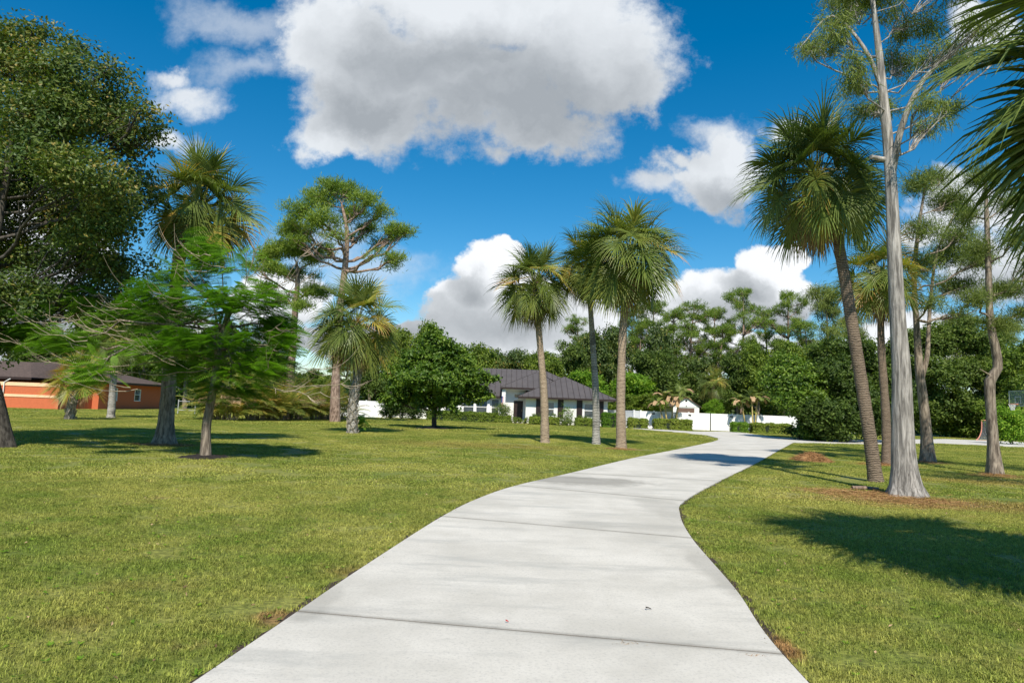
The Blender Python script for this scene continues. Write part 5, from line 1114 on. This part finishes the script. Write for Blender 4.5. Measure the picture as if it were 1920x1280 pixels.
for i in range(12):
    for sg in (-1, 1):
        pts = [T(((.23-.10*min(u*1.3, 1))*math.cos(i*math.pi/6+sg*u*1.0), (.23-.10*min(u*1.3, 1))*math.sin(i*math.pi/6+sg*u*1.0), -.45*u)) for u in np.linspace(0, 1, 6)]
        q.tube(pts, .010, 3, cap=False)
q.build('net', NETW, ri)
q = MB()
for sg in (-.25, .25): q.tube([T((.45, sg, .1)), T((1.3, sg*.4, -.25)), T((2.0, sg*.3, -.7))], .03, 6); q.tube([T((.45, sg, .7)), T((2.0, sg*.3, .0))], .025, 6)
q.build('arm', BLACKM, hoop); q = MB(); b0 = T((2.05, 0, 0)); q.tube([(b0[0], b0[1], 0), (b0[0], b0[1], hc[2]+.1)], .08, 10); q.build('post', BLACKM, hoop)
D = 73.0; a0 = P(1815, 823, D); rb_ = empty('rebounder_net', (a0[0]+.8, D, 0), 'curved orange framed ball rebounder net standing at the court', 'rebounder')
wdt = 1.2; prof_ = [(-.95, .02), (-.55, .25), (-.25, .6), (-.05, 1.0), (.03, 1.5), (.05, 2.15)]
bx = P(1841, 823, D)[0]; pts = cr_spline([(bx+x-.0, D-.0+x*.5, z) for x, z in prof_], 4); q = MB()
q.tube(pts, .055, 6); pts2 = pts+np.array([wdt, 0, 0]); q.tube(pts2, .055, 6); q.tube([pts[-1], pts2[-1]], .055, 6); q.tube([pts[0], pts2[0]], .035, 6)
q.build('frame', REDM, rb_); q = MB()
for s_ in np.linspace(0, 1, 9)[1:-1]: q.tube(pts+np.array([wdt*s_, 0, 0]), .009, 3, cap=False)
for p in pts[1::1]: q.tube([p, p+np.array([wdt, 0, 0])], .009, 3, cap=False)
q.build('net', NETM, rb_); q = MB()
for s_ in (0, wdt): q.tube([pts[12]+np.array([s_, 0, 0]), pts[12]+np.array([s_+.35, .9, -pts[12][2]])], .025, 5)
q.build('leg', BLACKM, rb_)

# ------------------------------------------------------------------ background trees
def tmpl_broad(seed, n=640, per=24):
    rng = np.random.default_rng(seed); lb = []
    for i in range(15):
        z = rng.uniform(2.6, 8.6); w_ = 4.2*math.sin(math.pi*min(1, (z+1)/10.6))**.6; a = rng.uniform(0, 6.28); r = w_*rng.uniform(.3, .72); s_ = rng.uniform(1.1, 1.9)
        lb.append((np.array([r*math.cos(a), r*math.sin(a), z]), np.array([s_*1.15, s_*1.15, s_*.85])))
    lb.append((np.array([0, 0, 6.0]), np.array([2.4, 2.4, 2.6])))
    cb, tb = MB(), MB(); cp, k = leafy(cb, sublobes(lb, 4, rng), n, per, .34, rng, .32, (.05, 1), .6, .25, aspect=.6); k = k//5
    tr = cr_spline([(0, 0, -.1), (rng.normal(0, .2), 0, 3), (rng.normal(0, .4), .2, 6), (0, 0, 8)], 4); limbs(tb, tr, np.linspace(.28, .08, 13), lb, cp, k, rng, 2, .5, .25, -.05, .03); tb.tube(tr, np.linspace(.3, .08, 13), 8)
    return tb, cb
def tmpl_pine(seed, kind='tuft'):
    rng = np.random.default_rng(seed); lb = []
    for i in range(34):
        z = 8+9.6*rng.random()**.85; a = rng.uniform(0, 6.28); r = rng.uniform(.6, 3.4)*(1.0 if z < 15.5 else .6); s_ = rng.uniform(.45, .95)
        lb.append((np.array([r*math.cos(a), r*math.sin(a), z]), np.array([s_*1.25, s_*1.25, s_*.8])))
    lb.append((np.array([0, 0, 17.6]), np.array([1.6, 1.6, .8])))
    cb, tb = MB(), MB(); cp, k = leafy(cb, lb, 430, 30, .5 if kind == 'tuft' else .8, rng, .42, (.1, .95), .2, .4, kind)
    tr = cr_spline([(0, 0, -.1), (rng.normal(0, .3), 0, 6), (rng.normal(0, .4), .2, 12), (0, 0, 17.5)], 4); limbs(tb, tr, np.linspace(.3, .08, 13), lb, cp, k, rng, 4, .4, .45, -.05, .035); tb.tube(tr, np.linspace(.3, .07, 13), 8)
    return tb, cb
TB = [tmpl_broad(600+i) for i in range(4)]; TP = [tmpl_pine(620+i) for i in range(3)]; TW = [tmpl_pine(640, 'droop')]
def tmesh(T_, leaf, bk): return [(tb.mesh('trunk', BARK[bk]), cb.mesh('crown', LEAF[leaf])) for tb, cb in T_]
TBm, TPm, TWm = tmesh(TB, 'broad', 'brown'), tmesh(TP, 'pine', 'pine'), tmesh(TW, 'wispy', 'brown')
rng = np.random.default_rng(700)
def bg(px, top, depth, wpx, kind, mat, label, name=None, sink=0):
    src = {'b': TBm, 'p': TPm, 'w': TWm}[kind]; tm, cm = src[rng.integers(0, len(src))]; D = depth; x = P(px, 780, D)[0]; h = P(px, top, D)[2]
    nm = name or {'b': 'broadleaf_tree', 'p': 'pine_tree', 'w': 'casuarina_tree'}[kind]
    r_ = empty(nm, (x, D, -sink), label, 'tree', {'b': 'broadleaf trees behind the house and fence', 'p': 'far pines above the tree line', 'w': 'far pines above the tree line'}[kind], rz=rng.uniform(0, 6.28))
    H = (h+sink)/(9.9 if kind == 'b' else 18.4); w_ = wpx/F*D/(9.6 if kind == 'b' else 6.4); r_.scale = (w_, w_, H)
    for me, n_ in ((tm, 'trunk'), (cm, 'crown')):
        o = bpy.data.objects.new(n_, me); COL.objects.link(o); o.parent = r_
        if n_ == 'crown' and mat: o.material_slots[0].link = 'OBJECT'; o.material_slots[0].material = LEAF[mat]
for a in [
 (60, 600, 92, 200, 'b', 'dark', 'dark tree behind the far left end of the terracotta house'), (170, 570, 94, 180, 'b', 'dark', 'tall dark tree above the terracotta roof, behind the small yellow palm'),
 (265, 560, 90, 170, 'b', 'dark', 'dark full tree behind the right end of the terracotta house'), (345, 610, 88, 150, 'b', 'dark', 'dark tree seen through the feathery tree, just right of the terracotta house'),
 (425, 600, 92, 130, 'b', 'broad', 'mid green tree behind the left part of the areca palms'), (500, 660, 94, 120, 'b', 'broad', 'lower green tree behind the middle of the areca palms'),
 (565, 690, 100, 110, 'b', 'dark', 'low dark tree between the two big pine trunks'), (620, 700, 98, 100, 'b', 'broad', 'low tree directly behind the leaning pine trunk'),
 (690, 640, 96, 110, 'b', 'dark', 'dark tree behind the booted palm, right of the big pine'), (735, 605, 98, 90, 'b', 'broad', 'tall narrow tree just left of the magnolia top'),
 (795, 594, 100, 105, 'b', 'broad', 'tall rounded tree peeping over the top of the magnolia'), (850, 638, 98, 110, 'b', 'broad', 'green tree over the right shoulder of the magnolia'),
 (905, 640, 104, 120, 'b', 'broad', 'even topped tree above the left end of the brown roof'), (962, 648, 100, 100, 'b', 'oak', 'greyish green tree above the middle of the brown roof'),
 (1015, 650, 102, 100, 'b', 'broad', 'tree behind the roof just left of the first trio palm trunk'), (1062, 640, 100, 95, 'b', 'dark', 'dark tree between the left and middle trio palm trunks'),
 (1030, 668, 96, 80, 'b', 'broad', 'small bright crowned tree touching the roof hip'), (1105, 612, 106, 110, 'b', 'oak', 'tall olive tree behind the middle trio palm'),
 (1145, 600, 108, 100, 'b', 'oak', 'tall olive tree behind the right trio palm trunk'), (1095, 690, 92, 130, 'b', 'bright', 'bright green low tree behind the right hand corner of the roof'),
 (1180, 692, 93, 120, 'b', 'bright', 'bright green low tree just right of the trio'), (1215, 655, 100, 110, 'b', 'dark', 'dark tree left of and above the slender palm clump'),
 (1262, 650, 99, 120, 'b', 'dark', 'large dark tree standing right behind the white shed'), (1165, 735, 88, 90, 'b', 'broad', 'low shrubby tree over the fence beside the trio'),
 (1215, 735, 88, 100, 'b', 'broad', 'low shrubby tree over the fence left of the slender palm clump'), (1305, 665, 101, 100, 'b', 'oak', 'olive tree above the right slope of the shed roof'),
 (1335, 745, 89, 50, 'b', 'bright', 'small bright green tree over the gate, right of the shed'), (1385, 660, 98, 100, 'b', 'dark', 'dark tree above the right hand gate post'),
 (1420, 640, 97, 110, 'b', 'broad', 'mid green tree above the pair of slender palms'), (1470, 628, 96, 110, 'b', 'broad', 'rounded green tree above the left part of the big dark bush'),
 (1525, 640, 95, 100, 'b', 'broad', 'yellowish green tree above the middle of the big dark bush'), (1575, 628, 94, 100, 'b', 'broad', 'green tree left of the leaning palm trunk, above the bush'),
 (1625, 632, 92, 100, 'b', 'broad', 'green tree between the leaning palm and the grey trunk'), (1680, 625, 93, 100, 'b', 'dark', 'dark tree directly behind the big grey trunk'),
 (1350, 700, 94, 90, 'b', 'dark', 'low dark tree behind the gap of the driveway gate'), (1890, 640, 95, 120, 'b', 'broad', 'green tree behind the crooked trunk'), (1980, 640, 93, 160, 'b', 'broad', 'broad green tree at the far right edge'),
 (1178, 575, 116, 70, 'p', None, 'far pine just right of the tallest trio palm trunk'), (1222, 562, 114, 80, 'p', None, 'far tall pine above the dark trees, third of the row from the trio'),
 (1262, 578, 118, 70, 'p', None, 'far pine above the shed'), (1300, 562, 112, 90, 'p', None, 'far broad pine above and right of the shed'),
 (1392, 538, 110, 84, 'p', None, 'far tallest pine with bare lower trunk above the gate palms'), (1478, 545, 110, 84, 'p', None, 'far pine with rounded crown left of the casuarina'),
 (1338, 575, 114, 70, 'p', None, 'far thin pine between the broad pine and the tallest far pine'), (1432, 575, 116, 66, 'p', None, 'far lower pine between the two tallest far pines'),
 (1548, 535, 106, 76, 'w', None, 'grey green wispy casuarina behind the leaning palm trunk'), (1600, 590, 108, 60, 'w', None, 'lower grey wispy casuarina right of the first casuarina'),
 (1888, 600, 100, 80, 'w', None, 'wispy tree behind the crooked tree crown'), (1800, 590, 104, 90, 'w', None, 'wispy tree above the bluish domed tree'),
 (640, 640, 110, 60, 'p', None, 'far pine seen behind the leaning pine trunk'), (1075, 590, 118, 70, 'p', None, 'far pine between the first two trio palms'), (505, 600, 112, 80, 'p', None, 'far pine behind the feathery tree right side'),
 (935, 652, 108, 90, 'b', 'dark', 'dark tree just left of the roof ridge above the house'), (988, 655, 110, 80, 'b', 'broad', 'tree top between the roof ridge and the first trio palm trunk'),
 (1240, 600, 110, 90, 'b', 'oak', 'olive leafy tree under the far pines, right of the trio'), (1355, 610, 108, 90, 'p', None, 'far dense pine standing above the driveway gate'), (1200, 600, 112, 60, 'p', None, 'far short pine nearest to the trio on its right'),
 (1510, 600, 104, 70, 'p', None, 'far low pine between the rounded pine and the casuarina'),
]: bg(*a)
# small things on the concrete
def debris(label, px, py, c, seed, name='fallen_leaf', sc=1.0):
    rng = np.random.default_rng(seed); p = G(px, py, .033); q = MB(); a = np.linspace(0, 4.2, 9)
    pts = [p+np.array([.028*sc*math.cos(t)*(1-.06*i), .028*sc*math.sin(t)*(1-.06*i), .004+.002*i]) for i, t in enumerate(a)]; v = []
    for i, t in enumerate(pts): v += [t, t+np.array([0, .012*sc*math.sin(math.pi*(i+.5)/9.5), .008])]
    q.add(v, [[2*i, 2*i+1, 2*i+3, 2*i+2] for i in range(8)]); return tag(q.build(name, plain(name+str(seed), c, .8, .3, 60)), label, 'leaf')
debris('small curled dark leaf on the concrete at the right', 1215, 1143, (.04, .035, .03), 1, sc=1.0); debris('tiny red petal on the middle of the nearest full slab', 950, 1167, (.4, .02, .02), 2, name='petal', sc=.5)
for i, (px, py, n, lb_) in enumerate([(1172, 1207, 16, 'dry brown weed sprouting from the near joint, middle of the driveway'), (1412, 1229, 20, 'small orange weed in the near joint, close to the right edge')]):
    p = G(px, py, .026); rg = np.random.default_rng(900+i); q = MB(); d = unit(rg.normal(size=(n*3, 3))*[1, .35, .15]+[0, 0, .15]); needles(q, np.repeat(p[None], n*3, 0)+rg.normal(size=(n*3, 3))*[.05, .008, 0], d, rg.uniform(.02, .06, n*3), .004, rg.random(n*3), rg)
    tag(q.build('weed', STRAWM if i else LEAF['dead']), lb_, 'weed')
px_far = P(1337, 700, 92); sabal('small cabbage palm in the dark trees above the driveway gate', (px_far[0], 92, 0), P(1337, 722, 92), .2, .17, 2.6, 750, n=30, nl=26, tone=.45, yellow=.2, dead=8)
# far woodland mass
wl, wt = MB(), MB(); rg = np.random.default_rng(800)
for i in range(80):
    tb, cb = TB[i % 4]; D = rg.uniform(112, 150); x = rg.uniform(-1.05, 1.05)*D*.95; s_ = rg.uniform(.75, 1.1); a = rg.uniform(0, 6.28); H = rg.uniform(.8, 1.15)
    if -40 < x/D*128 < -20: H *= .7
    Rm = np.array([[math.cos(a)*s_*1.3, -math.sin(a)*s_*1.3, 0], [math.sin(a)*s_*1.3, math.cos(a)*s_*1.3, 0], [0, 0, s_*H]])
    v = np.concatenate(cb.v); f = np.concatenate(cb.f); t = np.concatenate(cb.t); sel = rg.random(len(f)) < .5; ff = f[sel]; vv = v[ff.ravel()] @ Rm.T + np.array([x, D, -1.5])
    c0 = vv.reshape(-1, 4, 3).mean(1, keepdims=True); vv = ((vv.reshape(-1, 4, 3)-c0)*1.35+c0).reshape(-1, 3); wl.add(vv, np.arange(len(vv)).reshape(-1, 4), t[sel]*.8)
tag(wl.build('woodland', LEAF['dark']), 'distant wood closing the view behind all the trees', 'woodland', kind='stuff')
# undergrowth in front of the wood
ug = MB(); rg = np.random.default_rng(801); n = 26000; x = rg.uniform(-120, 115, n); D = rg.uniform(96, 104, n); z = rg.random(n)**1.3*(3.0+1.2*np.sin(x*.5)+.8*np.sin(x*1.7)); keep = (x < -14) | (x > 12) | (z > 0)
cards(ug, np.c_[x, D, z], unit(rg.normal(size=(n, 3))*.6+[0, -.6, .4]), rg.uniform(.4, .8, n), .32, rg.uniform(.1, .9, n), rg)
tag(ug.build('undergrowth', LEAF['dark']), 'low undergrowth along the edge of the wood', 'undergrowth', kind='stuff')
